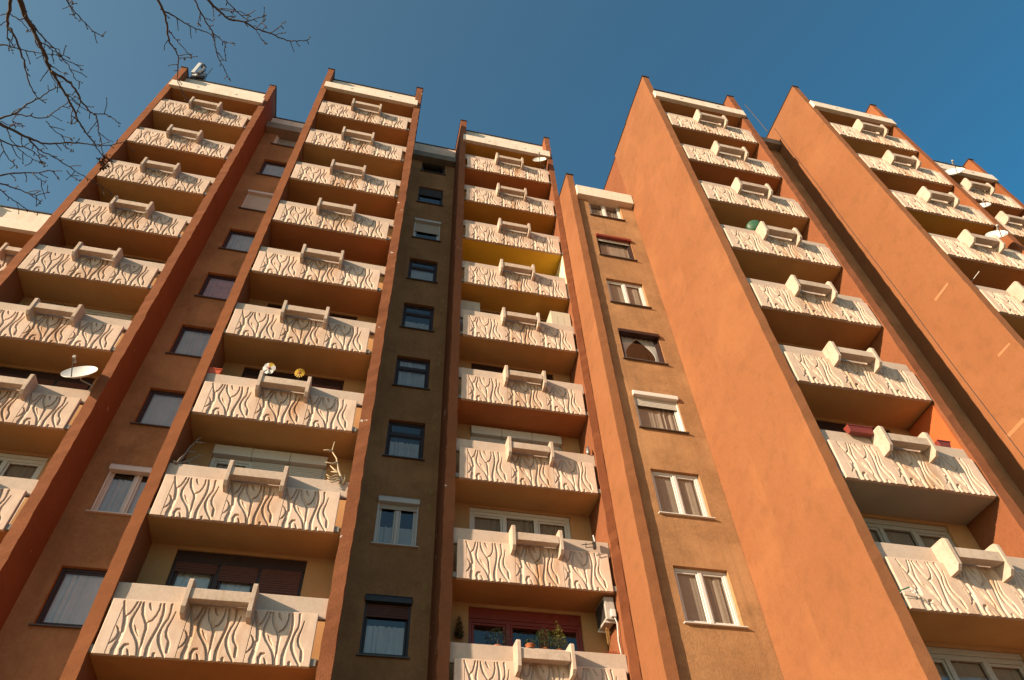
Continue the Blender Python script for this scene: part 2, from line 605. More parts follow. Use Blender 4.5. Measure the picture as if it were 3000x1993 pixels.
def leaf_cloud(center, radii, n, size, seed, shape=None):
    """Foliage: many leaf-sized faces scattered through a volume."""
    r = random.Random(seed)
    mb = MB()
    c = Vector(center)
    for _ in range(n):
        while True:
            d = Vector((r.uniform(-1, 1), r.uniform(-1, 1), r.uniform(-1, 1)))
            if 0.25 < d.length < 1 and (shape is None or shape(d)):
                break
        p = c + Vector((d.x * radii[0], d.y * radii[1], d.z * radii[2]))
        a = Vector((r.gauss(0, 1), r.gauss(0, 1), r.gauss(0, 1))).normalized()
        bb = a.orthogonal().normalized()
        s = size * r.uniform(0.6, 1.4)
        mb.quad(p - a * s, p + bb * s * 0.4, p + a * s, p - bb * s * 0.4)
    return mb
STROKES = [
    [(-0.013, 0.954, 0.013), (0.026, 0.844, 0.019), (0.067, 0.736, 0.021), (0.108, 0.654, 0.032), (0.135, 0.547, 0.034), (0.151, 0.428, 0.031), (0.144, 0.298, 0.032), (0.131, 0.17, 0.038), (0.123, 0.077, 0.044), (0.143, -0.018, 0.046)],
    [(0.213, 0.952, 0.015), (0.195, 0.859, 0.016), (0.165, 0.757, 0.016), (0.117, 0.691, 0.018), (0.107, 0.653, 0.026)],
    [(0.268, 0.954, 0.014), (0.265, 0.866, 0.016), (0.244, 0.752, 0.018), (0.228, 0.639, 0.022), (0.244, 0.532, 0.026), (0.303, 0.441, 0.032), (0.382, 0.352, 0.034), (0.449, 0.252, 0.031), (0.485, 0.162, 0.026), (0.502, 0.083, 0.02), (0.514, -0.002, 0.012)],
    [(0.306, 0.525, 0.004), (0.356, 0.457, 0.018), (0.404, 0.39, 0.014), (0.434, 0.333, 0.004)],
    [(0.321, 0.947, 0.016), (0.344, 0.847, 0.025), (0.38, 0.739, 0.024), (0.44, 0.646, 0.022), (0.494, 0.565, 0.027), (0.516, 0.482, 0.024), (0.519, 0.376, 0.021), (0.527, 0.258, 0.018), (0.535, 0.155, 0.02), (0.54, 0.063, 0.026), (0.551, -0.01, 0.028)],
    [(0.613, 0.948, 0.014), (0.623, 0.848, 0.015), (0.604, 0.734, 0.016), (0.567, 0.644, 0.016), (0.506, 0.597, 0.018), (0.489, 0.565, 0.022)],
    [(0.429, 0.944, 0.014), (0.46, 0.884, 0.019), (0.489, 0.83, 0.01)],
    [(0.673, 0.953, 0.016), (0.699, 0.855, 0.022), (0.713, 0.756, 0.024), (0.714, 0.633, 0.024), (0.699, 0.51, 0.024), (0.678, 0.388, 0.024), (0.658, 0.269, 0.026), (0.65, 0.163, 0.031), (0.66, 0.072, 0.033), (0.677, -0.012, 0.036)],
    [(0.809, 0.954, 0.02), (0.824, 0.816, 0.017), (0.825, 0.704, 0.016), (0.79, 0.603, 0.019), (0.767, 0.504, 0.018), (0.764, 0.395, 0.026), (0.788, 0.302, 0.029), (0.833, 0.213, 0.029), (0.889, 0.124, 0.026), (0.94, 0.048, 0.021), (0.963, -0.002, 0.016)],
    [(0.911, 0.823, 0.008), (0.891, 0.672, 0.011), (0.863, 0.548, 0.016), (0.865, 0.451, 0.021), (0.897, 0.37, 0.024), (0.953, 0.304, 0.02), (0.971, 0.223, 0.027), (0.978, 0.154, 0.026), (0.983, 0.099, 0.024)],
    [(0.264, -0.009, 0.025), (0.242, 0.098, 0.028), (0.264, 0.168, 0.025), (0.313, 0.181, 0.019)],
    [(0.389, -0.011, 0.021), (0.352, 0.072, 0.015), (0.328, 0.102, 0.005)],
    [(0.797, -0.015, 0.022), (0.782, 0.047, 0.024)],
    [(0.018, 0.499, 0.006), (0.069, 0.445, 0.018), (0.099, 0.376, 0.023), (0.087, 0.293, 0.02), (0.045, 0.22, 0.016), (0.003, 0.174, 0.008)],
]

PITCH_M, STRIP_L, PANEL_W, PANEL_H = 1.148, 0.210, 3.654, 1.0
GROOVE = 0.050


def relief_panel_mesh():
    """Precast panel: three modules of flame-like raised shapes parted by sunk channels."""
    nx, nz = 640, 176
    xs = np.linspace(0.0, PANEL_W, nx)
    zs = np.linspace(0.0, PANEL_H, nz)
    X, Z = np.meshgrid(xs, zs)
    K = np.zeros(X.shape)
    e = 0.0045
    for m in range(3):
        ox = STRIP_L + m * PITCH_M
        for si, stroke in enumerate(STROKES + [[(0.0, -0.02, 0.003), (-0.003, 0.5, 0.004), (0.001, 0.95, 0.003)]]):
            for (ax, az, aw), (bx, bz, bw) in zip(stroke[:-1], stroke[1:]):
                dx, dz = bx - ax, bz - az
                ln = math.hypot(dx, dz) + 1e-9
                nxv, nzv = dz / ln, -dx / ln
                if nxv < 0:
                    nxv, nzv = -nxv, -nzv
                px, pz = X - ox - ax, Z - az
                t = np.clip((px * dx + pz * dz) / (ln * ln), 0, 1)
                hw = 1.22 * (aw + t * (bw - aw))
                qx, qz = px - t * dx, pz - t * dz
                d = np.hypot(qx, qz)
                lat = np.clip((qx * nxv + qz * nzv) / hw, -1, 1)
                edge = np.clip((hw - d + e) / (2 * e), 0, 1)
                # undercut left flank, floor scooping gently up to the right
                K = np.maximum(K, edge * edge * (3 - 2 * edge) * (0.64 - 0.36 * lat))
    rs = np.random.RandomState(3)
    Yd = GROOVE * K + rs.uniform(-0.0006, 0.0006, X.shape)
    # chamfer of the outer rim
    rim = np.minimum.reduce([X, PANEL_W - X, Z + 0.01, PANEL_H - Z])
    Yd += np.clip(0.012 - rim, 0, 0.012) * 0.8
    front = np.stack([X, Yd, Z], -1).reshape(-1, 3)
    idx = np.arange(nx * nz).reshape(nz, nx)
    q = np.stack([idx[:-1, :-1], idx[:-1, 1:], idx[1:, 1:], idx[1:, :-1]], -1).reshape(-1, 4)
    loop = np.concatenate([idx[0, :], idx[1:, -1], idx[-1, -2::-1], idx[-2:0:-1, 0]])
    back = front[loop].copy()
    back[:, 1] = 0.0895
    nb = len(loop)
    b0 = nx * nz
    j = np.arange(nb)
    j2 = (j + 1) % nb
    skirt = np.stack([loop[j2], loop[j], b0 + j, b0 + j2], -1)
    me = bpy.data.meshes.new('relief_panel')
    me.from_pydata(np.concatenate([front, back]).tolist(), [], q.tolist() + skirt.tolist())
    me.materials.append(MATS['relief_concrete'])
    me.update()
    return me


PANEL_ME = relief_panel_mesh()


def bracket_mesh():
    prof = [(-0.30, 0.80), (-0.215, 0.705), (0.088, 0.695), (0.088, 1.36), (-0.20, 1.362), (-0.262, 1.352), (-0.30, 1.305)]
    return MB().prism_x(prof, -0.041, 0.041).mesh('bracket', 'white_bracket', 0.007)


BRACKET_ME = bracket_mesh()
CLIP_ME = MB().box(-0.05, 0.10, 0.03, 0.088, 0.03, 0.16).mesh('end_clip', 'grey_concrete', 0.008)


def make_column_meshes(width, gl, gr):
    """Slab, rail and planter shelf for one stack of balconies (local origin: panel bottom left front)."""
    rail = MB().prism_x([(0.092, 0.94), (0.19, 0.94), (0.19, 1.365), (0.092, 1.365)], -gl, width + gr)
    shelf = MB().box(1.27, 2.36, -0.272, -0.06, 0.965, 1.17)
    return dict(rail=rail.mesh('top_rail', 'white_concrete', 0.012),
                shelf=shelf.mesh('planter_shelf', 'white_bracket', 0.012))


def slab_mesh(width, gl, gr, depth, mat):
    return MB().box(-gl, width + gr, 0.092, depth, 0.02, 0.17).mesh('balcony', mat)


def balcony(bld, colm, k, soffit):
    xl, xr, y, z1 = colm['XL'], colm['XR'], colm['Y'], colm['Z1']
    z = z1 - 2.8 * (k - 1)
    key = 'slab_' + soffit
    if key not in colm:
        colm[key] = slab_mesh(xr - xl, colm['gl'], colm['gr'], 1.12, soffit)
    b = put('balcony', colm[key], bld, (xl, y, z))
    s = (xr - xl) / PANEL_W
    pn = put('relief_panel', PANEL_ME, b)
    pn.scale.x = s
    put('top_rail', colm['rail'], b)
    put('planter_shelf', colm['shelf'], b, ((1.255 + 2.405) / 2 * s - 1.815, 0, 0))
    put('bracket', BRACKET_ME, b, ((STRIP_L + PITCH_M - 0.085) * s, 0, rng.uniform(-.006, .006)))
    put('bracket', BRACKET_ME, b, ((STRIP_L + 2 * PITCH_M - 0.085) * s, 0, rng.uniform(-.006, .006)))
    put('end_clip', CLIP_ME, b, (xr - xl, 0, 0))
    c = put('end_clip', CLIP_ME, b, (0, 0, 0))
    c.scale.x = -1
    return b


def pier(bld, x0, x1, y0, y1, z1, mat, z0=GROUND, cap=True, seed=0):
    """Tall wall blade with slightly uneven plastered edges and a dark metal capping."""
    r = random.Random(seed or int(abs(x0) * 1000))
    mb = MB()
    n = int((z1 - z0) / 0.22)
    ny = max(1, int((y1 - y0) / 1.0))
    ring = [(x0, y0), (x1, y0)] + [(x1, y0 + (y1 - y0) * i / ny) for i in range(1, ny + 1)] + \
           [(x0, y0 + (y1 - y0) * i / ny) for i in range(ny, 0, -1)]
    m = len(ring)
    for i in range(n + 1):
        z = z0 + (z1 - z0) * i / n
        for j, (x, y) in enumerate(ring):
            a = (0.013 if mat in ('terracotta_chipped', 'terracotta_worn') else 0.008) if j < 2 else 0.0
            mb.v.append((x + r.uniform(-a, a), y + r.uniform(-a, a) * 0.6, z))
    for i in range(n):
        for j in range(m):
            j2 = (j + 1) % m
            mb.f.append((i * m + j, i * m + j2, (i + 1) * m + j2, (i + 1) * m + j))
    mb.f.append(tuple(n * m + j for j in range(m)))
    mb.f.append(tuple(range(m - 1, -1, -1)))
    o = mb.obj('pier', mat, bld)
    if cap:
        MB().box(x0 - 0.03, x1 + 0.03, y0 - 0.035, y1, z1 + 0.002, z1 + 0.045).obj('pier_cap', 'dark_flashing', o)
    return o


def wall_open(bld, name, mat, x0, x1, z0, z1, y, holes, reveal=0.22):
    """Plastered wall sheet with real window openings and their reveals."""
    xs = sorted({x0, x1, *[h[0] for h in holes], *[h[1] for h in holes]})
    zs = sorted({z0, z1, *[h[2] for h in holes], *[h[3] for h in holes]})
    mb = MB()
    for a, b in zip(xs[:-1], xs[1:]):
        for c, d in zip(zs[:-1], zs[1:]):
            mx, mz = (a + b) / 2, (c + d) / 2
            if any(h[0] < mx < h[1] and h[2] < mz < h[3] for h in holes):
                continue
            mb.quad((a, y, c), (b, y, c), (b, y, d), (a, y, d))
    for a, b, c, d in holes:
        yb = y + reveal
        mb.quad((a, y, c), (a, y, d), (a, yb, d), (a, yb, c))
        mb.quad((b, y, c), (b, yb, c), (b, yb, d), (b, y, d))
        mb.quad((a, y, d), (b, y, d), (b, yb, d), (a, yb, d))
        mb.quad((a, y, c), (a, yb, c), (b, yb, c), (b, y, c))
    return mb.obj(name, mat, bld)


def frame_boxes(mb, x0, x1, z0, z1, y0, y1, w):
    mb.box(x0, x0 + w, y0, y1, z0, z1)
    mb.box(x1 - w, x1, y0, y1, z0, z1)
    mb.box(x0 + w, x1 - w, y0, y1, z1 - w, z1)
    mb.box(x0 + w, x1 - w, y0, y1, z0, z0 + w)


def pane_sheet(x0, x1, y, z0, z1, parent):
    # each pane hangs a touch out of true, as real glass does
    t = rng.uniform(-0.003, 0.003)
    return MB().quad((x0, y + t, z0), (x1, y - t, z0), (x1, y - t * 0.4, z1), (x0, y + t * 0.6, z1)).obj('pane', 'window_glass', parent)


def window(bld, x0, x1, z0, z1, y, frame, kind='double', box=None, shutter=0.0, shut_mat=None, curtain=None,
           cur_z=(0.0, 1.0), sill='sill_metal', seed=1, gather=False):
    """Window set back in its opening; frame with panes, sill, shutter box, roller shutter and curtain."""
    yf = y + 0.10
    H, W = z1 - z0, x1 - x0
    mb = MB()
    fw = 0.075 if frame != 'dark_frame' else 0.06
    frame_boxes(mb, x0, x1, z0, z1, yf, yf + 0.07, fw)
    cells = []
    if kind == 'double':
        xm = (x0 + x1) / 2
        mb.box(xm - 0.045, xm + 0.045, yf - 0.012, yf + 0.062, z0 + fw, z1 - fw)
        cells = [(x0 + fw, xm - 0.045, z0 + fw, z1 - fw), (xm + 0.045, x1 - fw, z0 + fw, z1 - fw)]
    elif kind == 'transom':
        zm = z0 + H * 0.66
        mb.box(x0 + fw, x1 - fw, yf - 0.01, yf + 0.06, zm - 0.055, zm + 0.055)
        cells = [(x0 + fw, x1 - fw, z0 + fw, zm - 0.055), (x0 + fw, x1 - fw, zm + 0.055, z1 - fw)]
    else:
        cells = [(x0 + fw, x1 - fw, z0 + fw, z1 - fw)]
    for a, b, c, d in cells:
        frame_boxes(mb, a + 0.004, b - 0.004, c + 0.004, d - 0.004, yf + 0.012, yf + 0.055, 0.042)
    w = mb.obj('window', frame, bld, 0.006, segs=1)
    for a, b, c, d in cells:
        pane_sheet(a + 0.04, b - 0.04, yf + 0.03, c + 0.04, d - 0.04, w)
    if sill:
        MB().prism_x([(y - 0.075, z0 - 0.035), (y - 0.075, z0 - 0.012), (yf, z0 + 0.004), (yf, z0 - 0.035)],
                     x0 - 0.055, x1 + 0.055).obj('sill', sill, w)
    zt = z1
    if box:
        MB().prism_x([(y - 0.085, z1 - 0.15), (y - 0.085, z1 - 0.03), (y - 0.05, z1 + 0.03), (yf - 0.02, z1 + 0.03),
                      (yf - 0.02, z1 - 0.15)], x0 - 0.01, x1 + 0.01).obj('shutter_box', box, w, 0.008)
        # guide rails
        for ga, gb in ((x0 + 0.004, x0 + 0.045), (x1 - 0.045, x1 - 0.004)):
            MB().box(ga, gb, yf - 0.07, yf - 0.002, z0, z1 - 0.15).obj('shutter_rail', frame, w)
        zt = z1 - 0.15
    if shutter > 0:
        zb = zt - (zt - z0) * shutter
        slat_sheet(x0 + 0.02, x1 - 0.02, yf - 0.045, zb, zt).obj('shutter', shut_mat, w)
    if curtain:
        if gather:
            for s in (-1, 1):
                cm = MB()
                xe = x0 + 0.06 if s < 0 else x1 - 0.06
                for i in range(25):
                    t = i / 24
                    z = z1 - 0.08 - (H - 0.16) * t
                    wdt = W * (0.50 - 0.40 * math.sin(min(1, t / 0.72) * 1.57)) + W * 0.10 * max(0, t - 0.72)
                    for j in range(13):
                        u = j / 12
                        cm.v.append((xe - s * wdt * u, yf + 0.09 + 0.02 * math.sin(u * 26), z))
                for i in range(24):
                    for j in range(12):
                        a = i * 13 + j
                        cm.f.append((a, a + 1, a + 14, a + 13))
                cm.obj('curtain', curtain, w, smooth=True)
        else:
            wavy_sheet(x0 + 0.05, x1 - 0.05, yf + 0.085, z0 + 0.03 + H * cur_z[0], z0 + H * cur_z[1], W * 6.5, 0.026,
                       seed).obj('curtain', curtain, w, smooth=True)
    room = MB()
    a, b, c, d, e = x0 - 0.25, x1 + 0.25, z0 - 0.3, z1 + 0.3, yf + 1.1
    ys = y + 0.223
    room.quad((a, e, c), (b, e, c), (b, e, d), (a, e, d))
    room.quad((a, ys, c), (a, e, c), (a, e, d), (a, ys, d))
    room.quad((b, e, c), (b, ys, c), (b, ys, d), (b, e, d))
    room.quad((a, ys, c), (b, ys, c), (b, e, c), (a, e, c))
    room.quad((a, e, d), (b, e, d), (b, ys, d), (a, ys, d))
    room.obj('interior', 'room_dark', w)
    return w


def balcony_window(bld, x0, x1, z0, z1, y, style):
    """Three-part balcony door and window set."""
    S_ = dict(
        brown=('brown_frame', 'brown_frame', 0.26, (0.10, 0.16, 1.0), 'brown_shutter', 'curtain_white', False),
        dark=('dark_frame', 'brown_frame', 0.24, (0.12, 0.2, 0.1), 'brown_shutter', 'curtain_grey', False),
        white_shut=('white_plastic', 'white_plastic', 0.28, (0.0, 0.14, 1.0), 'white_shutter', 'curtain_grey', False),
        white_closed=('white_plastic', 'white_plastic', 0.30, (1.0, 1.0, 1.0), 'white_shutter', None, False),
        white=('white_plastic', 'white_plastic', 0.10, (0, 0, 0), None, 'curtain_brown', True),
        grey=('grey_plastic', 'grey_plastic', 0.12, (0, 0, 0), None, 'curtain_brown', True),
        red=('red_frame', 'red_frame', 0.26, (0, 0, 0), None, None, False))[style]
    fm, bm_, bh, shut, sm, cur, transom = S_
    yf = y + 0.06
    mb = MB()
    fw = 0.09
    zt = z1 - bh
    frame_boxes(mb, x0, x1, z0, zt, yf, yf + 0.08, fw)
    W = (x1 - x0)
    cells = []
    for i in range(3):
        a = x0 + fw + i * (W - 2 * fw) / 3
        b = x0 + fw + (i + 1) * (W - 2 * fw) / 3
        a2 = a + (0.055 if i else 0)
        b2 = b - (0.055 if i < 2 else 0)
        if i:
            mb.box(a - 0.055, a + 0.055, yf - 0.012, yf + 0.07, z0 + fw, zt - fw)
        cells.append([a2, b2, z0 + fw, zt - fw, i])
    panes = []
    for a, b, c, d, i in cells:
        if transom and i == 1:
            zm = d - 0.52
            mb.box(a, b, yf - 0.006, yf + 0.064, zm - 0.05, zm + 0.05)
            frame_boxes(mb, a + .004, b - .004, c + .004, zm - .054, yf + .012, yf + .06, .07)
            panes += [(a, b, zm + 0.05, d), (a + .07, b - .07, c + .07, zm - .12)]
        else:
            frame_boxes(mb, a + .004, b - .004, c + .004, d - .004, yf + .012, yf + .06, .055)
            panes.append((a + .05, b - .05, c + .05, d - .05))
    w = mb.obj('balcony_window', fm, bld, 0.006, segs=1)
    for a, b, c, d in panes:
        pane_sheet(a, b, yf + 0.032, c, d, w)
    if style in ('white_shut', 'white_closed'):
        for i in range(3):
            a, b = x0 + i * W / 3, x0 + (i + 1) * W / 3
            MB().box(a + .003, b - .003, y - 0.11, yf + 0.02, zt, z1 - .01).obj('shutter_box', bm_, w, 0.02)
    else:
        MB().box(x0, x1, yf - 0.02, yf + 0.05, zt + .002, z1 - .004).obj('shutter_box', bm_, w, 0.008)
    for (a, b, c, d, i), s in zip(cells, shut):
        if s > 0:
            slat_sheet(a - .02, b + .02, yf - 0.03, zt - (zt - z0) * s, zt - 0.005, 0.052).obj('shutter', sm, w)
    if cur:
        for a, b, c, d, i in cells:
            wavy_sheet(a, b, yf + 0.10, c, d, (b - a) * 7, 0.016, int(abs(a) * 100 + z0)).obj('curtain', cur, w, smooth=True)
    room = MB()
    a, b, c, d, e = x0 - .2, x1 + .2, z0 - .1, z1 + .12, y + 1.1
    ys = y + 0.163
    room.quad((a, e, c), (b, e, c), (b, e, d), (a, e, d))
    room.quad((a, ys, c), (a, e, c), (a, e, d), (a, ys, d))
    room.quad((b, e, c), (b, ys, c), (b, ys, d), (b, e, d))
    room.quad((a, ys, c), (b, ys, c), (b, e, c), (a, e, c))
    room.quad((a, e, d), (b, e, d), (b, ys, d), (a, ys, d))
    room.obj('interior', 'room_dark', w)
    return w


# ------------------------------------------------------------------ setting
def sheet(name, x0, x1, y0, y1, z, mat, n=1):
    mb = MB()
    mb.quad((x0, y0, z), (x1, y0, z), (x1, y1, z), (x0, y1, z))
    o = mb.obj(name, mat)
    o['kind'] = 'structure'
    return o


sheet('ground', -1500, 1500, -1500, 1500, GROUND, 'grass_ground')
pv = MB().box(-40, 50, 4.2, 7.6, GROUND + 0.004, GROUND + 0.12).obj('pavement', 'paving', bevel=0.02)
pv['kind'] = 'structure'

# ------------------------------------------------------------------ the block of flats
COLS = dict(
    A=dict(XL=-10.705, XR=-7.169, Y=14.567, Z1=28.335, L=(-10.99, -10.74), R=(-7.05, -6.79), top=32.97, n=8, yb=17.0),
    B=dict(XL=-4.088, XR=-0.458, Y=13.101, Z1=28.10, L=(-4.39, -4.145), R=(-0.315, -0.05), top=32.72, n=9, yb=16.3),
    C=dict(XL=2.351, XR=6.072, Y=14.167, Z1=27.937, L=(1.99, 2.25), R=(6.165, 6.40), top=32.55, n=9, yb=16.3),
    D=dict(XL=9.492, XR=13.066, Y=9.462, Z1=25.362, L=(9.13, 9.40), R=(13.14, 13.42), top=30.05, n=8, yb=11.6),
    E=dict(XL=16.303, XR=19.82, Y=8.529, Z1=25.672, L=(15.95, 16.22), R=(19.89, 20.15), top=30.35, n=6, yb=12.0),
    F=dict(XL=22.5, XR=26.1, Y=9.95, Z1=25.72, L=(22.14, 22.41), R=(26.18, 26.44), top=30.40, n=4, yb=12.0),
    K=dict(XL=-14.41, XR=-10.83, Y=17.0, Z1=19.57, L=(-15.75, -15.49), R=(-10.76, -10.50), top=24.0, n=3, yb=19.0))
for c in COLS.values():
    c['gl'] = c['XL'] - c['L'][1] - 0.002
    c['gr'] = c['R'][0] - c['XR'] - 0.002
    c.update(make_column_meshes(c['XR'] - c['XL'], c['gl'], c['gr']))

SOFFIT = {('C', 3): 'soffit_yellow', ('C', 4): 'soffit_mustard', ('D', 7): 'soffit_grey', ('A', 3): 'soffit_tan',
          ('B', 7): 'soffit_tan', ('A', 5): 'soffit_tan', ('A', 6): 'soffit_tan', ('B', 8): 'soffit_tan',
          ('D', 3): 'soffit_tan', ('D', 4): 'soffit_tan', ('D', 8): 'soffit_tan', ('E', 3): 'soffit_mustard',
          ('C', 1): 'soffit_red', ('C', 2): 'soffit_mustard', ('D', 2): 'soffit_red', ('D', 1): 'soffit_brown',
          ('B', 4): 'soffit_red', ('C', 6): 'soffit_red'}
DOORS = {('A', 8): 'white', ('A', 7): 'dark', ('A', 6): 'white', ('A', 5): 'dark',
         ('B', 9): 'brown', ('B', 8): 'white_shut', ('B', 7): 'brown', ('B', 6): 'brown', ('B', 5): 'dark',
         ('C', 9): 'red', ('C', 8): 'white', ('C', 7): 'white_closed', ('C', 6): 'brown', ('C', 5): 'dark',
         ('D', 9): 'grey', ('D', 8): 'grey', ('D', 7): 'dark', ('D', 6): 'white'}


def column(bld, key, pier_mats, back_mat='peach_wall'):
    c = COLS[key]
    y, z1 = c['Y'], c['Z1']
    for side, mt in zip('LR', pier_mats):
        pier(bld, c[side][0], c[side][1], y, c['yb'], c['top'], mt)
    for k in range(1, c['n'] + 1):
        balcony(bld, c, k, SOFFIT.get((key, k), 'soffit_brown' if (k + ord(key)) % 2 else 'soffit_tan'))
    x0, x1 = c['L'][1], c['R'][0]
    yb = y + 1.10
    holes = []
    for k in range(1, 12):
        if (key, k) in DOORS:
            z = z1 - 2.8 * (k - 1)
            holes.append((c['XL'] + 0.48, c['XR'] - 0.48, z + 0.17, z + 2.74, DOORS[(key, k)]))
    wall_open(bld, 'back_wall', back_mat, x0, x1, GROUND, z1 + 2.45, yb, [h[:4] for h in holes], 0.16)
    for a, b, d, e, st in holes:
        balcony_window(bld, a, b, d, e, yb, st)
    # roof edge: soffit slab, projecting white beam and set-back upper band with dark capping
    zr = z1 + 2.44
    MB().box(x0, x1, y + 0.05, y + 2.0, zr + 0.002, zr + 0.2).obj('roof_slab', 'soffit_brown' if key != 'C' else 'soffit_mustard', bld)
    bm_ = MB().box(c['L'][0] + 0.13, c['R'][1] - 0.13, y - 0.11, y - 0.004, zr - 0.02, zr + 0.50).box(
        x0 + .002, x1 - .002, y - 0.004, y + 0.05, zr - 0.018, zr + 0.498)
    bm_.obj('roof_beam', 'roof_white', bld)
    u = MB().box(x0 + .003, x1 - .003, y + 0.40, y + 0.60, zr + 0.2, c['top'] - 0.16).obj('roof_parapet', 'roof_white', bld)
    MB().box(x0 + .004, x1 - .004, y + 0.36, y + 0.64, c['top'] - 0.158, c['top'] - 0.11).obj('parapet_cap', 'dark_flashing', u)
    for i in (0.28, 0.72):   # weep holes in the beam
        xm = x0 + (x1 - x0) * i
        MB().box(xm - 0.05, xm + 0.05, y - 0.118, y - 0.108, zr + 0.25, zr + 0.285).obj('weep_hole', 'metal_dark', bld)


mid = thing('apartment_building', 'tall terracotta section with brown recesses between three balcony stacks, rooftop antennas on it',
            'building', (-2.3, 15.5, GROUND))
right = thing('apartment_building', 'bright orange section stepping forward with broad sunlit side walls and ochre window strip',
              'building', (15.0, 12.0, GROUND))
left = thing('apartment_building', 'lower section mostly hidden behind the terracotta pier with white roof parapet',
             'building', (-12.6, 18.5, GROUND))

column(mid, 'A', ('terracotta', 'terracotta_worn'))
column(mid, 'B', ('terracotta', 'terracotta_chipped'))
column(mid, 'C', ('terracotta_chipped', 'terracotta_worn'))
column(right, 'D', ('terracotta_big', 'terracotta_worn'))
column(right, 'E', ('terracotta_big', 'terracotta'))
column(right, 'F', ('terracotta', 'terracotta'))
column(left, 'K', ('terracotta', 'terracotta'))

# bodies of the sections behind their facades
MB().box(-10.95, 6.38, 17.4, 26.0, GROUND, 31.4).obj('core', 'ochre_wall', mid)
MB().box(9.16, 26.4, 14.7, 24.0, GROUND, 28.8).obj('core', 'ochre_wall', right)
MB().box(-24.0, -11.0, 20.4, 27.0, GROUND, 22.4).obj('core', 'ochre_wall', left)

# --- recess between A and B
WAB = 15.862
hol = [(-6.27, -4.90, 7.40 + 2.8 * i, 8.77 + 2.8 * i) for i in range(9)]
wall_open(mid, 'recess_wall', 'ochre_wall', -6.80, -4.38, GROUND, 31.2, WAB, hol)
AB_STYLE = [dict(frame='brown_frame', kind='single', curtain='curtain_white', cur_z=(0, 1)),
            dict(frame='white_plastic', kind='double', box='white_plastic', curtain='curtain_grey', cur_z=(0, .8), sill='white_plastic'),
            dict(frame='brown_frame', kind='single', curtain='curtain_grey'),
            dict(frame='brown_frame', kind='single', curtain='curtain_grey'),
            dict(frame='brown_frame', kind='single', curtain='curtain_pink'),
            dict(frame='brown_frame', kind='single', curtain='curtain_grey'),
            dict(frame='white_plastic', kind='single', box='white_plastic', shutter=1.0, shut_mat='white_shutter'),
            dict(frame='brown_frame', kind='single', curtain='curtain_grey'),
            dict(frame='white_plastic', kind='single', box='white_plastic', curtain='curtain_grey')]
for i, (h, st) in enumerate(zip(hol, AB_STYLE)):
    window(mid, *h, WAB, seed=i + 3, **st)
MB().box(-6.785, -4.395, WAB - 0.32, WAB + 0.25, 30.80, 31.30).obj('recess_parapet', 'grey_concrete', mid, 0.02)
u = MB().box(-6.785, -4.395, WAB - 0.02, WAB + 0.15, 31.302, 32.36).obj('roof_parapet', 'roof_white', mid)
MB().box(-6.785, -4.395, WAB - 0.06, WAB + 0.19, 32.362, 32.41).obj('parapet_cap', 'dark_flashing', u)

# --- recess between B and C
WBC = 15.63
hol = [(0.45, 1.53, 7.13 + 2.8 * i, 8.52 + 2.8 * i) for i in range(9)]
wall_open(mid, 'recess_wall', 'ochre_wall', -0.06, 2.0, GROUND, 31.0, WBC, hol)
BC_STYLE = [dict(frame='dark_frame', kind='single', box='dark_frame', shutter=.26, shut_mat='brown_shutter', curtain='curtain_white', cur_z=(0, .55)),
            dict(frame='white_plastic', kind='double', box='white_plastic', shutter=.12, shut_mat='white_shutter', curtain='curtain_grey', cur_z=(0, .45), sill='white_plastic'),
            dict(frame='brown_frame', kind='transom', curtain='curtain_grey', cur_z=(0, .5)),
            dict(frame='brown_frame', kind='transom', curtain='curtain_grey', cur_z=(0, 1)),
            dict(frame='brown_frame', kind='transom', curtain='curtain_grey', cur_z=(0, .4)),
            dict(frame='brown_frame', kind='transom', curtain='curtain_grey', cur_z=(0, .62)),
            dict(frame='white_plastic', kind='single', box='white_plastic', shutter=.52, shut_mat='white_shutter'),
            dict(frame='dark_frame', kind='transom', shutter=.45, shut_mat='dark_shutter'),
            dict(frame='dark_frame', kind='transom', shutter=.35, shut_mat='dark_shutter')]
for i, (h, st) in enumerate(zip(hol, BC_STYLE)):
    window(mid, *h, WBC, seed=i + 20, **st)


def vent(bld, x, z, y):
    mb = MB().box(x - .05, x + .05, y - .012, y + .02, z - .1, z + .1)
    for i in range(3):
        for j in range(4):
            xx, zz = x - .045 + i * .031, z - .095 + j * .047
            mb.box(xx + .003, xx + .026, y - .016, y - .0125, zz, zz + .040)
    return mb.obj('vent_grille', 'vent_brown', bld)


for i in range(8):
    vent(mid, 1.80, 8.36 + 2.8 * i, WBC)
    vent(mid, 1.82, 8.88 + 2.8 * i, WBC)
MB().box(-0.045, 1.985, WBC - 0.30, WBC + 0.25, 30.48, 30.92).obj('recess_parapet', 'grey_concrete', mid, 0.02)
u = MB().box(-0.045, 1.985, WBC - 0.02, WBC + 0.15, 30.922, 32.22).obj('roof_parapet', 'roof_white', mid)
MB().box(-0.045, 1.985, WBC - 0.06, WBC + 0.19, 32.222, 32.27).obj('parapet_cap', 'dark_flashing', u)

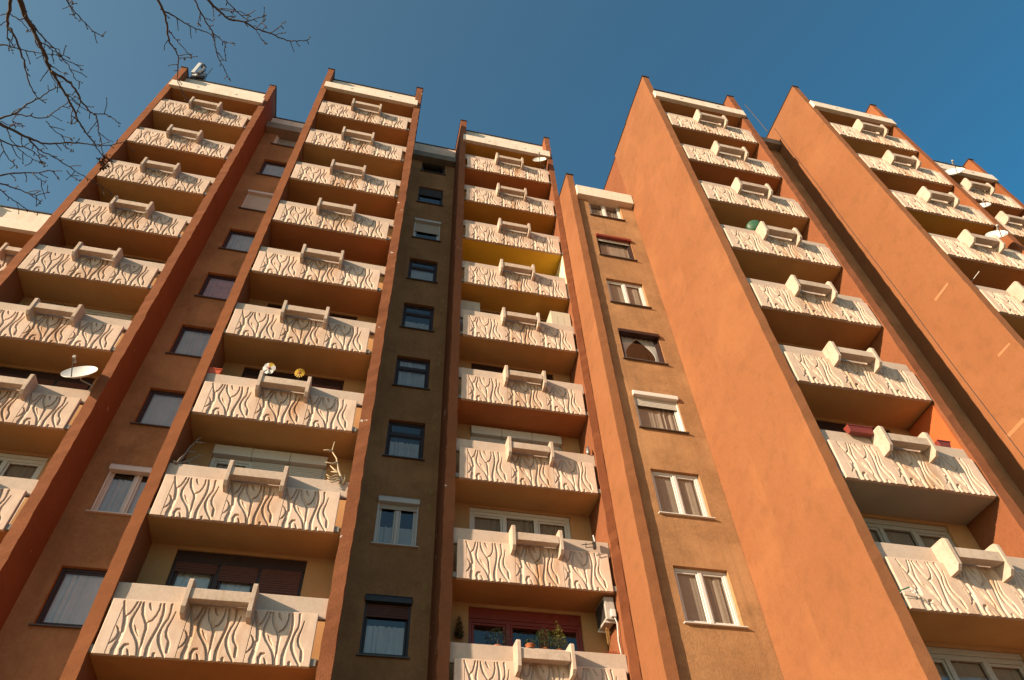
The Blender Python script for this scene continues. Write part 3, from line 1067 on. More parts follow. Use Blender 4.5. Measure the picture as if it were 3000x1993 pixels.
# --- ochre window strip between the end blade and D
WCD = 13.18
hol = [(7.20, 8.57, 7.18 + 2.8 * i, 8.55 + 2.8 * i) for i in range(7)]
wall_open(right, 'window_wall', 'ochre_wall', 6.68, 9.14, GROUND, 25.5, WCD, hol)
CD_STYLE = [dict(frame='white_plastic', kind='double', shutter=0, curtain='curtain_brown', sill='white_plastic'),
            dict(frame='white_plastic', kind='double', curtain='curtain_brown', sill='white_plastic'),
            dict(frame='white_plastic', kind='single', box='white_plastic', shutter=.26, shut_mat='white_shutter', curtain='curtain_brown'),
            dict(frame='brown_frame', kind='single', box='brown_frame', curtain='curtain_white', gather=True),
            dict(frame='white_plastic', kind='double', curtain='curtain_brown'),
            dict(frame='brown_frame', kind='single', box='red_frame', shutter=.12, shut_mat='white_shutter', curtain='curtain_brown'),
            dict(frame='white_plastic', kind='double', curtain='curtain_brown', cur_z=(0, .6))]
for i, (h, st) in enumerate(zip(hol, CD_STYLE)):
    window(right, *h, WCD, seed=i + 40, **st)
pier(right, 6.42, 6.69, 13.04, 16.5, 26.78, 'terracotta_big', seed=99)
MB().box(6.70, 9.12, WCD - 0.24, WCD + 0.3, 25.12, 25.82).obj('roof_beam', 'roof_white', right, 0.01)
MB().box(6.70, 9.12, WCD + 0.302, WCD + 1.6, 25.3, 25.9).obj('roof_slab', 'grey_concrete', right)
# side wall of D behind its blade
pier(right, 9.145, 9.395, 11.6, WCD + 0.05, 30.045, 'terracotta_big', seed=98)
pier(right, 9.20, 9.50, WCD + 0.05, 16.4, 29.98, 'terracotta_worn', seed=97)

# --- recess between D and E
WDE = 10.93
hol = [(13.95, 15.3, 7.2 + 2.8 * i, 8.57 + 2.8 * i) for i in range(1, 8)]
wall_open(right, 'recess_wall', 'ochre_wall', 13.41, 15.96, GROUND, 29.3, WDE, hol)
for i, h in enumerate(hol):
    window(right, *h, WDE, seed=i + 60, **CD_STYLE[(i * 3 + 1) % 7])
MB().box(13.43, 15.945, WDE - 0.34, WDE + 0.25, 28.75, 29.22).obj('recess_parapet', 'grey_concrete', right, 0.02)
pier(right, 15.955, 16.215, 12.0, 16.0, 30.345, 'terracotta_big', seed=96)
# --- recess between E and F
MB().box(20.16, 22.13, 12.2, 12.5, GROUND, 29.0).obj('recess_wall', 'ochre_wall', right)
# cable clipped to the broad side wall of E
cb = MB()
pts = []
a, b = bp(S(4, 60, 1180), X=15.94), bp(S(12, 2352, 1075), X=15.94)
for i in range(40):
    t = i / 39
    p = a.lerp(b, t)
    pts.append((15.938, p.y + 0.012 * math.sin(t * 17), p.z))
cb.tube(pts, 0.011, 5).obj('cable', 'metal_dark', right)


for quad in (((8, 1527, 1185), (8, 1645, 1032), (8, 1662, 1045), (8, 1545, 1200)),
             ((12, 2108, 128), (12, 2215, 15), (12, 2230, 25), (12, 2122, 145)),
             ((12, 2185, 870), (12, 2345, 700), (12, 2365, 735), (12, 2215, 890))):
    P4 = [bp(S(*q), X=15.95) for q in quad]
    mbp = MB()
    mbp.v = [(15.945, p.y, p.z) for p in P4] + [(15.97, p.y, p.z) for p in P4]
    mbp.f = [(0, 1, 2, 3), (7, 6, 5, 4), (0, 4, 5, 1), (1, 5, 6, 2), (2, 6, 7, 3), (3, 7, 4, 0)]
    mbp.obj('pale_strip', 'pale_orange', right)  # thin raised slanting strip, coloured paler than E's side wall around it

# ------------------------------------------------------------------ things on the balconies
def railtop(key, k):
    c = COLS[key]
    return c['Z1'] - 2.8 * (k - 1) + 1.367


def dish(label, center, diam, normal, mount_to, mat='dish_white', lnb_up=True, group=None):
    c, n = Vector(center), Vector(normal).normalized()
    root = thing('satellite_dish', label, 'satellite dish', mount_to, group)
    R = diam / 2
    prof = [(R * i / 10, 0.32 * R * (i / 10) ** 2) for i in range(0, 11)]
    prof = [(max(r, 0.002), h) for r, h in prof]
    prof += [(R * 1.012, 0.32 * R + 0.004), (R * 1.012, 0.32 * R - 0.018)] + [(r, h - 0.014) for r, h in prof[::-1]]
    refl = MB().lathe(prof, c - n * 0.12 * R, n, 40).obj('reflector', mat, root, smooth=True)
    down = Vector((0, 0, -1))
    down = (down - n * down.dot(n)).normalized()
    foot = c + down * R * 0.95 + n * 0.16 * R
    tip = c + n * R * 1.25 + down * R * 0.30
    MB().tube([foot, foot.lerp(tip, .5) + down * 0.02, tip], 0.014, 6).obj('arm', 'metal_dark', root)
    MB().tube([tip - n * 0.05, tip - n * 0.14], [0.028, 0.036], 10).box(
        tip.x - .03, tip.x + .03, tip.y - .03, tip.y + .03, tip.z - .03, tip.z + .05).obj('lnb', 'grey_plastic', root)
    bk = c - n * 0.14 * R
    m = Vector(mount_to)
    mb = MB().tube([bk, bk - n * 0.10, (m.x, m.y, bk.z - 0.05), m], 0.019, 7)
    mb.box(m.x - .05, m.x + .05, m.y - .05, m.y + .05, m.z - .02, m.z + .03)
    mb.obj('mount', 'metal_grey', root)
    return root


cA = bp(S(9, 735, 305), Y=14.36)
dish('large white satellite dish beside the worn pier over wave panels', cA, 0.80, (-0.18, -0.90, 0.40),
     (-7.10, 14.66, railtop('A', 7)))
cC = bp((1320 + 1515 / 5.8075, 330 + 818 / 5.8075), Y=14.05)
dish('white dish on the topmost balcony next to the end blade of the terracotta section', cC, 0.62,
     (-0.30, -0.93, 0.20), (cC.x + .3, 14.26, railtop('C', 1)))
cE = bp(S(8, 2100, 600), Y=8.45)
dish('white dish tilted above the flower shelf on the forward stepped stack', cE, 0.62, (-0.50, -0.80, 0.30),
     (cE.x + .1, 8.62, railtop('E', 4)))
cF = bp((2600 + 1105 / 5.8075, 430 + 455 / 5.8075), Y=9.80)
dish('wide white dish under the last roof beam, partly behind an orange pier', cF, 0.95, (-0.50, -0.80, 0.34),
     (cF.x + .1, 10.05, railtop('F', 1)))
cF2 = bp((2600 + 1620 / 5.8075, 430 + 1018 / 5.8075), Y=9.85)
dish('small white dish one floor below the wide one, half behind the orange pier', cF2, 0.58, (-0.50, -0.80, 0.34),
     (cF2.x + .1, 10.05, railtop('F', 2)))
cD = bp(S(7, 2222, 500), Y=9.72)
nD = Vector((-0.45, -0.72, -0.28)).normalized()
tub = thing('plastic_tub', 'round dark green plastic tub propped behind a white bracket', 'tub', (cD.x, 9.66, railtop('D', 4)))
MB().lathe([(.002, 0), (.17, 0), (.20, -.03), (.225, -.10), (.24, -.10), (.215, -.02), (.18, .014), (.002, .014)], cD, nD, 32).obj('body', 'dish_green', tub, smooth=True)
MB().lathe([(.232, -.112), (.246, -.112), (.246, -.095), (.232, -.095), (.232, -.112)], cD, nD, 32).obj('rim', 'dish_green', tub)


def planter(label, cx, y, z, w, mat, plant=None, seed=1, depth=0.16, h=0.15, n=60):
    root = thing('planter_box', label, 'planter', (cx, y, z))
    mb = MB()
    x0, x1 = cx - w / 2, cx + w / 2
    b = len(mb.v)
    i = 0.03
    mb.v += [(x0 + i, y - depth / 2 + i, z), (x1 - i, y - depth / 2 + i, z), (x1 - i, y + depth / 2 - i, z), (x0 + i, y + depth / 2 - i, z),
             (x0, y - depth / 2, z + h), (x1, y - depth / 2, z + h), (x1, y + depth / 2, z + h), (x0, y + depth / 2, z + h)]
    mb.f += [(0, 3, 2, 1), (0, 1, 5, 4), (1, 2, 6, 5), (2, 3, 7, 6), (3, 0, 4, 7), (4, 5, 6, 7)]
    mb.box(x0 - .012, x1 + .012, y - depth / 2 - .012, y - depth / 2 + .006, z + h - .022, z + h + .004)
    mb.obj('box', mat, root, 0.006)
    MB().box(x0 + .015, x1 - .015, y - depth / 2 + .015, y + depth / 2 - .015, z + h + .0005, z + h + .008).obj('soil', 'soil', root)
    if plant:
        pl = leaf_cloud((cx, y, z + h + .05), (w / 2 * .9, depth * .5, .08), n, .022, seed).obj('plant', plant, root)
        pl['kind'] = 'stuff'
    return root


zB7 = railtop('B', 7)
p = bp(S(9, 1963, 272), Y=13.24)
planter('orange plastic planter box on the rail below the pinwheels, beside a pier', p.x, 13.24, zB7, 0.40, 'planter_orange', 'leaf_dark', 3)
zD7 = railtop('D', 7)
p = bp(S(12, 845, 840), Y=9.44)
planter('red planter box with straps hung on the rail left of a white bracket', p.x, 9.44, zD7 - .10, 0.62, 'planter_red', None, 4, depth=.17, h=.17)
p = bp(S(12, 1570, 925), Y=9.60)
planter('short red planter on the rail in front of the red-painted balcony side', p.x + .05, 9.60, zD7, 0.34, 'planter_red', None, 5)
# painted inner faces of some balcony sides (parts of the sections)
c = COLS['D']
MB().box(13.118, 13.138, 9.56, 10.55, c['Z1'] - 16.8 + .17, c['Z1'] - 16.8 + 2.78).obj('painted_side', 'terracotta_inner', right)
c = COLS['C']
MB().box(6.140, 6.163, 14.22, 15.25, c['Z1'] - 8.4 + .17, c['Z1'] - 8.4 + 2.78).obj('painted_side', 'cream_inner', mid)


def pinwheel(label, q, y, zfoot, r, petals, mat, mats_extra, centre, seed):
    c = bp(q, Y=y)
    root = thing('pinwheel', label, 'garden pinwheel', (c.x, y + .02, zfoot))
    n = (-c).normalized() * 0.6 + Vector((-0.3, -0.7, 0))
    n.normalize()
    e1 = n.orthogonal().normalized()
    e2 = n.cross(e1)
    MB().tube([c + n * -.01, (c.x, y + .02, zfoot)], 0.006, 6).obj('stem', 'metal_dark', root)
    for k in range(petals):
        a = 2 * math.pi * k / petals + 0.3
        d = e1 * math.cos(a) + e2 * math.sin(a)
        s = n.cross(d)
        mb = MB()
        L_, wd = r, r * 2.6 / petals
        ring = [c + d * r * .18]
        for u, w_ in ((.4, .75), (.65, 1.0), (.85, .85), (.97, .45)):
            ring.append(c + d * L_ * u + s * wd * w_ + n * .01)
        for u, w_ in ((.97, -.45), (.85, -.85), (.65, -1.0), (.4, -.75)):
            ring.append(c + d * L_ * u + s * wd * w_ - n * .01)
        b = len(mb.v)
        mb.v += [tuple(v) for v in ring] + [tuple(v - n * .006) for v in ring]
        m = len(ring)
        mb.f.append(tuple(range(m)))
        mb.f.append(tuple(range(2 * m - 1, m - 1, -1)))
        for i in range(m):
            mb.f.append((i, (i + 1) % m, m + (i + 1) % m, m + i))
        mb.obj('petal', mats_extra.get(k, mat), root)
    MB().octa(c + n * .012, r * .24).octa(c + n * .012, r * .22, e1).obj('hub', centre, root)


pinwheel('white six-petalled pinwheel flower behind the planter shelf', S(10, 120, 248), 13.12, zB7 - .18, 0.165, 6, 'petal_white',
         {3: 'petal_yellow'}, 'petal_pink', 1)
pinwheel('yellow sunflower pinwheel behind the planter shelf', S(10, 400, 290), 13.12, zB7 - .18, 0.135, 13, 'petal_yellow', {}, 'petal_pink', 2)


def antlers(label, lines, y0, mat, foot, r0=0.030):
    root = thing('antlers', label, 'antlers', foot)
    for L_ in lines:
        pts, n = [], len(L_)
        for i, (q, dy) in enumerate(L_):
            pts.append(bp(q, Y=y0 + dy))
        rad = [r0 * (1 - .72 * i / (n - 1)) for i in range(n)]
        MB().tube(pts, rad, 7).obj('beam' if L_ is lines[0] else 'tine', mat, root, smooth=True)
    return root


def Rz(x, y):
    return (500 + x / 4.216, 1260 + y / 4.216)


zB8 = railtop('B', 8)
al = [[(Rz(2135, 672), 0), (Rz(2105, 580), .0), (Rz(2075, 500), -.02), (Rz(2062, 430), -.05), (Rz(2048, 350), -.05), (Rz(1992, 262), -.02), (Rz(2010, 200), 0), (Rz(2025, 145), 0)],
      [(Rz(1995, 265), -.02), (Rz(1940, 250), -.05), (Rz(1888, 248), -.08)],
      [(Rz(2050, 405), -.05), (Rz(2000, 418), -.08), (Rz(1908, 396), -.12)],
      [(Rz(2110, 590), 0), (Rz(2040, 560), -.04), (Rz(1975, 585), -.08), (Rz(1922, 548), -.1)],
      [(Rz(2115, 610), 0), (Rz(2040, 600), -.05), (Rz(1975, 612), -.09), (Rz(1935, 582), -.1)],
      [(Rz(2120, 630), 0), (Rz(2060, 620), -.05), (Rz(1995, 648), -.09), (Rz(1935, 615), -.1)],
      [(Rz(2085, 530), .05), (Rz(2030, 520), .08), (Rz(1980, 515), .1)],
      [(Rz(2070, 520), .15), (Rz(2020, 490), .2), (Rz(1970, 440), .25)],
      [(Rz(2135, 650), .0), (Rz(2150, 600), .02), (Rz(2145, 550), .05)]]
antlers('pale bleached antlers standing on the rail against a peeling pier', al, 13.17, 'antler_bone', (-0.42, 13.17, zB8))
al2 = [[(Rz(60, 415), 0), (Rz(150, 400), .1), (Rz(230, 380), .15), (Rz(300, 345), .2), (Rz(350, 330), .2), (Rz(415, 312), .2)],
       [(Rz(350, 330), .2), (Rz(360, 295), .2)],
       [(Rz(70, 410), 0), (Rz(40, 385), -.02), (Rz(25, 400), -.03)],
       [(Rz(80, 405), 0), (Rz(120, 350), 0), (Rz(175, 300), 0)],
       [(Rz(215, 385), .15), (Rz(240, 430), .15), (Rz(330, 430), .18), (Rz(350, 455), .18)],
       [(Rz(90, 405), .1), (Rz(150, 340), .2), (Rz(205, 262), .2), (Rz(240, 205), .2), (Rz(310, 155), .2), (Rz(330, 115), .2), (Rz(385, 90), .2)],
       [(Rz(310, 155), .2), (Rz(370, 155), .2), (Rz(435, 163), .2)],
       [(Rz(205, 262), .2), (Rz(260, 270), .2), (Rz(315, 270), .2)]]
antlers('grey antlers in the shaded corner beside the white roller shutters', al2, 13.17, 'antler_grey', (bp(Rz(60, 415), Y=13.17)), 0.026)

# air conditioner on the inner side of C's right blade, ninth balcony
yA0, yA1 = 14.36, 15.02
tl = bp(S(15, 770, 790), Y=yA0)
bl = bp(S(15, 780, 990), Y=yA0)
xa0, xa1 = 5.88, 6.12
za0, za1 = bl.z - .02, tl.z
ac = thing('air_conditioner', 'white air conditioner unit bracketed high on the balcony side wall', 'air conditioner', (5.96, 14.7, za0))
MB().box(xa0, xa1, yA0, yA1, za0, za1).obj('casing', 'grey_plastic', ac, 0.02)
g = MB()
for i in range(16):
    yy = yA0 + .06 + i * .036
    g.box(xa0 - .012, xa0 - .003, yy, yy + .012, za0 + .05, za1 - .05)
g.obj('grille', 'metal_dark', ac)
MB().box(xa0 + .10, xa1 - .02, yA0 - .07, yA0 - .003, za0 + .04, za0 + .22).obj('valve_cover', 'white_plastic', ac, 0.015)
br = MB()
for yy in (yA0 + .08, yA1 - .1):
    br.box(xa0 - .03, 6.16, yy, yy + .035, za0 - .04, za0 - .003)
    br.box(6.13, 6.16, yy, yy + .035, za0 - .003, za0 + .40)
br.obj('wall_bracket', 'white_plastic', ac)
MB().tube([(6.06, yA0 - .03, za0 + .05), (6.10, yA0 - .04, za0 - .1), (6.08, yA0, za0 - .5), (6.12, yA0 + .02, za0 - 1.0)], 0.014, 6).obj('pipe', 'white_plastic', ac)
wc = thing('wind_chime', 'brass wind chime hanging under the air conditioner', 'wind chime', (5.86, yA0 + .03, za0 - .04))
MB().tube([(5.86, yA0 + .03, za0 - .04), (5.86, yA0 + .03, za0 - .22)], 0.005, 5).obj('cord', 'metal_dark', wc)
MB().lathe([(0.001, 0), (.04, 0), (.04, .012), (.001, .012)], (5.86, yA0 + .03, za0 - .232), (0, 0, 1), 14).obj('top_disc', 'brass', wc)
for k in range(5):
    a = k * 1.2566
    xx, yy = 5.86 + .032 * math.cos(a), yA0 + .03 + .032 * math.sin(a)
    MB().tube([(xx, yy, za0 - .232), (xx, yy, za0 - .46 - .05 * k)], 0.009, 8).obj('chime_tube', 'brass', wc)


def potted(label, x, y, z, r, h, mat, seed, conifer=False, pot='pot_clay', potr=.075, poth=.12, n=420, name='potted_plant'):
    root = thing(name, label, 'potted plant', (x, y, z))
    MB().lathe([(.001, 0), (potr * .75, 0), (potr, poth), (potr * 1.08, poth), (potr * 1.08, poth + .02), (potr * .9, poth + .02), (potr * .85, poth - .02), (.001, poth - .02)],
               (x, y, z), (0, 0, 1), 20).obj('pot', pot, root)
    MB().tube([(x, y, z + poth - .02), (x + .01, y, z + poth + h * .5)], [.012, .006], 6).obj('stem', 'bark', root)
    if conifer:
        sh = lambda d: math.hypot(d.x, d.y) < .08 + .46 * (1 - d.z) and d.z > -.98
    else:
        sh = None
    f = leaf_cloud((x, y, z + poth + h / 2), (r, r, h / 2), n, .024, seed, sh).obj('foliage', mat, root)
    f['kind'] = 'stuff'
    return root


zC9 = railtop('C', 9)
yC = 14.31


def onrail(tx, ty, t=15):
    return bp(S(t, tx, ty), Y=yC).x


potted('round green shrub in a pot beside the tall yellowish conifer', onrail(305, 1230) + .02, yC + .13, zC9 - .06, .23, .46, 'leaf_green', 31, n=700)
potted('tall narrow yellowish conifer in a pot on the red-window balcony', onrail(438, 1240) + .02, yC + .13, zC9 - .06, .26, .72, 'leaf_yellowgreen', 32, True, n=800)
potted('low clay bowl of small leaves on the red-window balcony', onrail(165, 1225), yC, zC9, .15, .13, 'leaf_green', 33, potr=.10, poth=.06, n=160)
potted('dark bushy plant reflected in the red-framed window', bp(S(14, 2230, 1190), Y=yC).x, yC + .13, zC9 - .08, .30, .40, 'leaf_dark', 34, n=520, potr=.1)
hp = bp(S(14, 1865, 1090), Y=15.20)
hr = thing('hanging_plant', 'dark dried bouquet hung on the peach balcony wall', 'hanging plant', (hp.x, 15.24, hp.z - .28))
MB().tube([(hp.x, 15.262, hp.z + .30), (hp.x, 15.20, hp.z + .26), (hp.x, 15.18, hp.z + .05)], .008, 5).obj('hook', 'metal_dark', hr)
f = leaf_cloud((hp.x, 15.17, hp.z), (.16, .08, .27), 420, .026, 35, lambda d: math.hypot(d.x, d.y) < .35 + .5 * (1 - d.z) / 2).obj('foliage', 'leaf_dark', hr)
f['kind'] = 'stuff'
p = bp(S(15, 920, 1288), Y=yC)
fb = thing('flower_tuft', 'low tuft of red flowers along the rail end under the air conditioner', 'flowers', (p.x, yC, zC9))
f = leaf_cloud((p.x, yC, zC9 + .025), (.24, .05, .04), 160, .02, 36).obj('blossoms', 'flower_red', fb)
f['kind'] = 'stuff'

# plants on A's shelves
for key, k, tile, qx, qy, wdt, hgt, mt, lab, sd in (
        ('A', 4, 5, 1238, 270, .16, .20, 'leaf_yellowgreen', 'small yellowish seedling growing from an upper planter shelf', 41),
        ('A', 6, 5, 590, 1200, .30, .26, 'leaf_green', 'bushy green plant behind the shelf one floor above the large dish', 42),
        ('A', 6, 5, 380, 1195, .14, .12, 'leaf_green', 'sparse green sprig beside a bracket one floor above the large dish', 43),
        ('A', 5, 5, 510, 690, .60, .10, 'leaf_dry', 'row of dry reddish plants along a rail two floors above the large dish', 44),
        ('A', 5, 5, 930, 695, .30, .09, 'leaf_dry', 'short dry reddish tuft between brackets two floors above the large dish', 45),
        ('F', 1, 8, 1960, 110, .36, .16, 'leaf_dry', 'withered orange plants in a shelf under the last roof beam', 46),
        ('C', 5, 7, 100, 1310, .75, .05, 'leaf_dry', 'thin line of dry stalks on the shelf between two cabinets', 47),
        ('B', 4, 6, 740, 290, .80, .045, 'leaf_dry', 'thin crust of dry moss along a shelf edge', 48)):
    c = COLS[key]
    shelf = key in 'FCB' or sd == 41
    yy = c['Y'] - .17 if shelf else c['Y'] + .10
    zz = railtop(key, k) - (.182 if shelf else 0)
    x = bp(S(tile, qx, qy), Y=yy).x
    root = thing('balcony_plant', lab, 'plant', (x, yy, zz))
    f = leaf_cloud((x, yy, zz + hgt * .55), (wdt / 2, .06, hgt * .62), int(90 + wdt * 380), .019, sd).obj('foliage', mt, root)
    f['kind'] = 'stuff'
    MB().tube([(x, yy, zz + .001), (x + .01, yy, zz + hgt * .7)], .005, 5).obj('stem', 'bark', root)

# cabinets on C's fifth balcony
c = COLS['C']
z5 = c['Z1'] - 11.2 + .17
for x0, x1, y0, y1, h, lab in ((2.27, 3.02, 14.75, 15.24, 2.32, 'slatted cream wardrobe standing in the shaded balcony corner'),
                               (5.42, 6.12, 14.34, 15.24, 1.98, 'cream cabinet with panelled door at the sunny balcony end')):
    cab = thing('balcony_cabinet', lab, 'cabinet', ((x0 + x1) / 2, (y0 + y1) / 2, z5))
    MB().box(x0, x1, y0, y1, z5, z5 + h).obj('carcass', 'cabinet_white', cab, 0.008)
    dw = (x1 - x0) / 3
    for i in range(3):
        MB().box(x0 + i * dw + .006, x0 + (i + 1) * dw - .006, y0 - .018, y0 - .002, z5 + .04, z5 + h - .22).obj('door_board', 'cabinet_white', cab, 0.004)

# TV aerial on C's eighth balcony
zC8 = railtop('C', 8)


def R8(x, y):
    return (1340 + x / 5.1326, 1400 + y / 5.1326)


ae = thing('tv_aerial', 'small grey aerial with prongs clamped to the rail end', 'aerial', bp(R8(2062, 1010), Y=14.10))
MB().box(*sum([[v - .035, v + .035] for v in bp(R8(2062, 1030), Y=14.13)[:2]], []), zC8 - .30, zC8 - .02).obj('clamp', 'metal_dark', ae)
MB().tube([bp(R8(2066, 960), Y=14.02), bp(R8(2040, 865), Y=14.0)], .018, 8).obj('mast', 'white_plastic', ae)
for a, b in (((2060, 990), (1868, 1008)), ((2060, 1042), (1930, 1048)), ((1932, 975), (1932, 1050)), ((2040, 1000), (2025, 985))):
    MB().tube([bp(R8(*a), Y=14.02), bp(R8(*b), Y=14.0)], .010, 6).obj('prong', 'metal_dark', ae)
# silver figurine on C's seventh rail
p = bp(S(11, 702, 1035), Y=14.26)
fg = thing('rail_figurine', 'small silver bird figurine on the reddish rail edge', 'figurine', (p.x, 14.26, railtop('C', 7)))
zf = railtop('C', 7)
MB().lathe([(.001, 0), (.05, .0), (.062, .06), (.058, .15), (.04, .2), (.045, .235), (.03, .275), (.001, .29)], (p.x, 14.26, zf), (0, 0, 1), 14).obj('body', 'metal_grey', fg, smooth=True)
MB().octa((p.x - .05, 14.22, zf + .23), .018, Vector((-1, -.6, 0)), 2.0).obj('beak', 'brass', fg)
# aerial stub on D's lowest balcony
pa, pb_ = bp(S(16, 1205, 748), Y=9.42), bp(S(16, 1300, 712), Y=9.32)
wb = thing('washing_arm', 'green-sleeved wire arm poking from the lowest sunny panel', 'wire arm', pa)
MB().tube([pa, pa.lerp(pb_, .5), pb_], .012, 6).obj('sleeve', 'cable_green', wb)
for a, b in (((1215, 765), (1290, 742)), ((1290, 742), (1345, 770)), ((1345, 770), (1420, 785)), ((1300, 715), (1345, 760)), ((1345, 730), (1375, 800))):
    MB().tube([bp(S(16, *a), Y=9.40), bp(S(16, *b), Y=9.36)], .007, 5).obj('wire', 'white_plastic', wb)

# rooftop aerials behind A's left blade
yR = 15.15
base = bp(S(1, 1880, 735), Y=yR)
mm = thing('antenna_mast', 'cluster of grey mobile antennas on the roof corner behind the pier', 'antenna', (base.x, yR, 31.2))


def ra(x, y, dy=0.0):
    return bp(S(1, x, y), Y=yR + dy)


MB().tube([(base.x, yR, 31.2), base, ra(1872, 590)], .05, 8).obj('pole', 'metal_grey', mm)
p0, p1 = ra(1752, 672, -.25), ra(1828, 580, -.25)
MB().box(p0.x + .02, p0.x + .17, yR - .32, yR - .22, p0.z, p1.z - .1).obj('panel_antenna', 'dish_white', mm, 0.02)
for q0, q1, r_ in (((1830, 600), (1890, 605), .035), ((1760, 720), (1890, 700), .04), ((1800, 700), (1800, 640), .03), ((1770, 690), (1880, 640), .025),
                   ((1850, 580), (1895, 620), .03), ((1745, 730), (1800, 690), .035)):
    MB().tube([ra(*q0), ra(*q1)], r_, 6).obj('strut', 'metal_dark', mm)
for q, sx, sz, mt in (((1840, 668), .16, .34, 'metal_grey'), ((1866, 650), .13, .5, 'metal_grey'), ((1790, 700), .18, .22, 'dish_white'), ((1825, 712), .22, .2, 'metal_dark'),
                      ((1880, 700), .14, .30, 'metal_grey'), ((1862, 606), .14, .2, 'metal_dark'), ((1765, 715), .14, .16, 'metal_dark'), ((1850, 722), .3, .14, 'metal_dark')):
    c0 = ra(*q)
    MB().box(c0.x - sx / 2, c0.x + sx / 2, c0.y - .08, c0.y + .08, c0.z - sz / 2, c0.z + sz / 2).obj('radio_unit', mt, mm, 0.01)
MB().tube([ra(1890, 705), ra(1950, 625)], .018, 5).obj('whip', 'metal_dark', mm)
# whip aerial beside E's blade
a = bp(S(3, 2348, 1208), X=15.96)
b = bp(S(3, 2140, 960), Y=a.y - .25)
wa = thing('whip_aerial', 'thin dark aerial rod slanting from the roof edge into blue sky', 'aerial', a)
MB().tube([a + (a - b).normalized() * .03, a, b], [.022, .020, .014], 6).obj('rod', 'metal_dark', wa)
# lamp stick at E's fifth balcony
a, b = bp(S(8, 1885, 1000), Y=9.0), bp(S(8, 1942, 925), Y=8.75)
ls = thing('rod_light', 'short pale rod sticking out from a shaded balcony ceiling', 'rod', a)
MB().tube([a + (a - b) * 0.9, a, b], .010, 6).obj('rod', 'grey_plastic', ls)

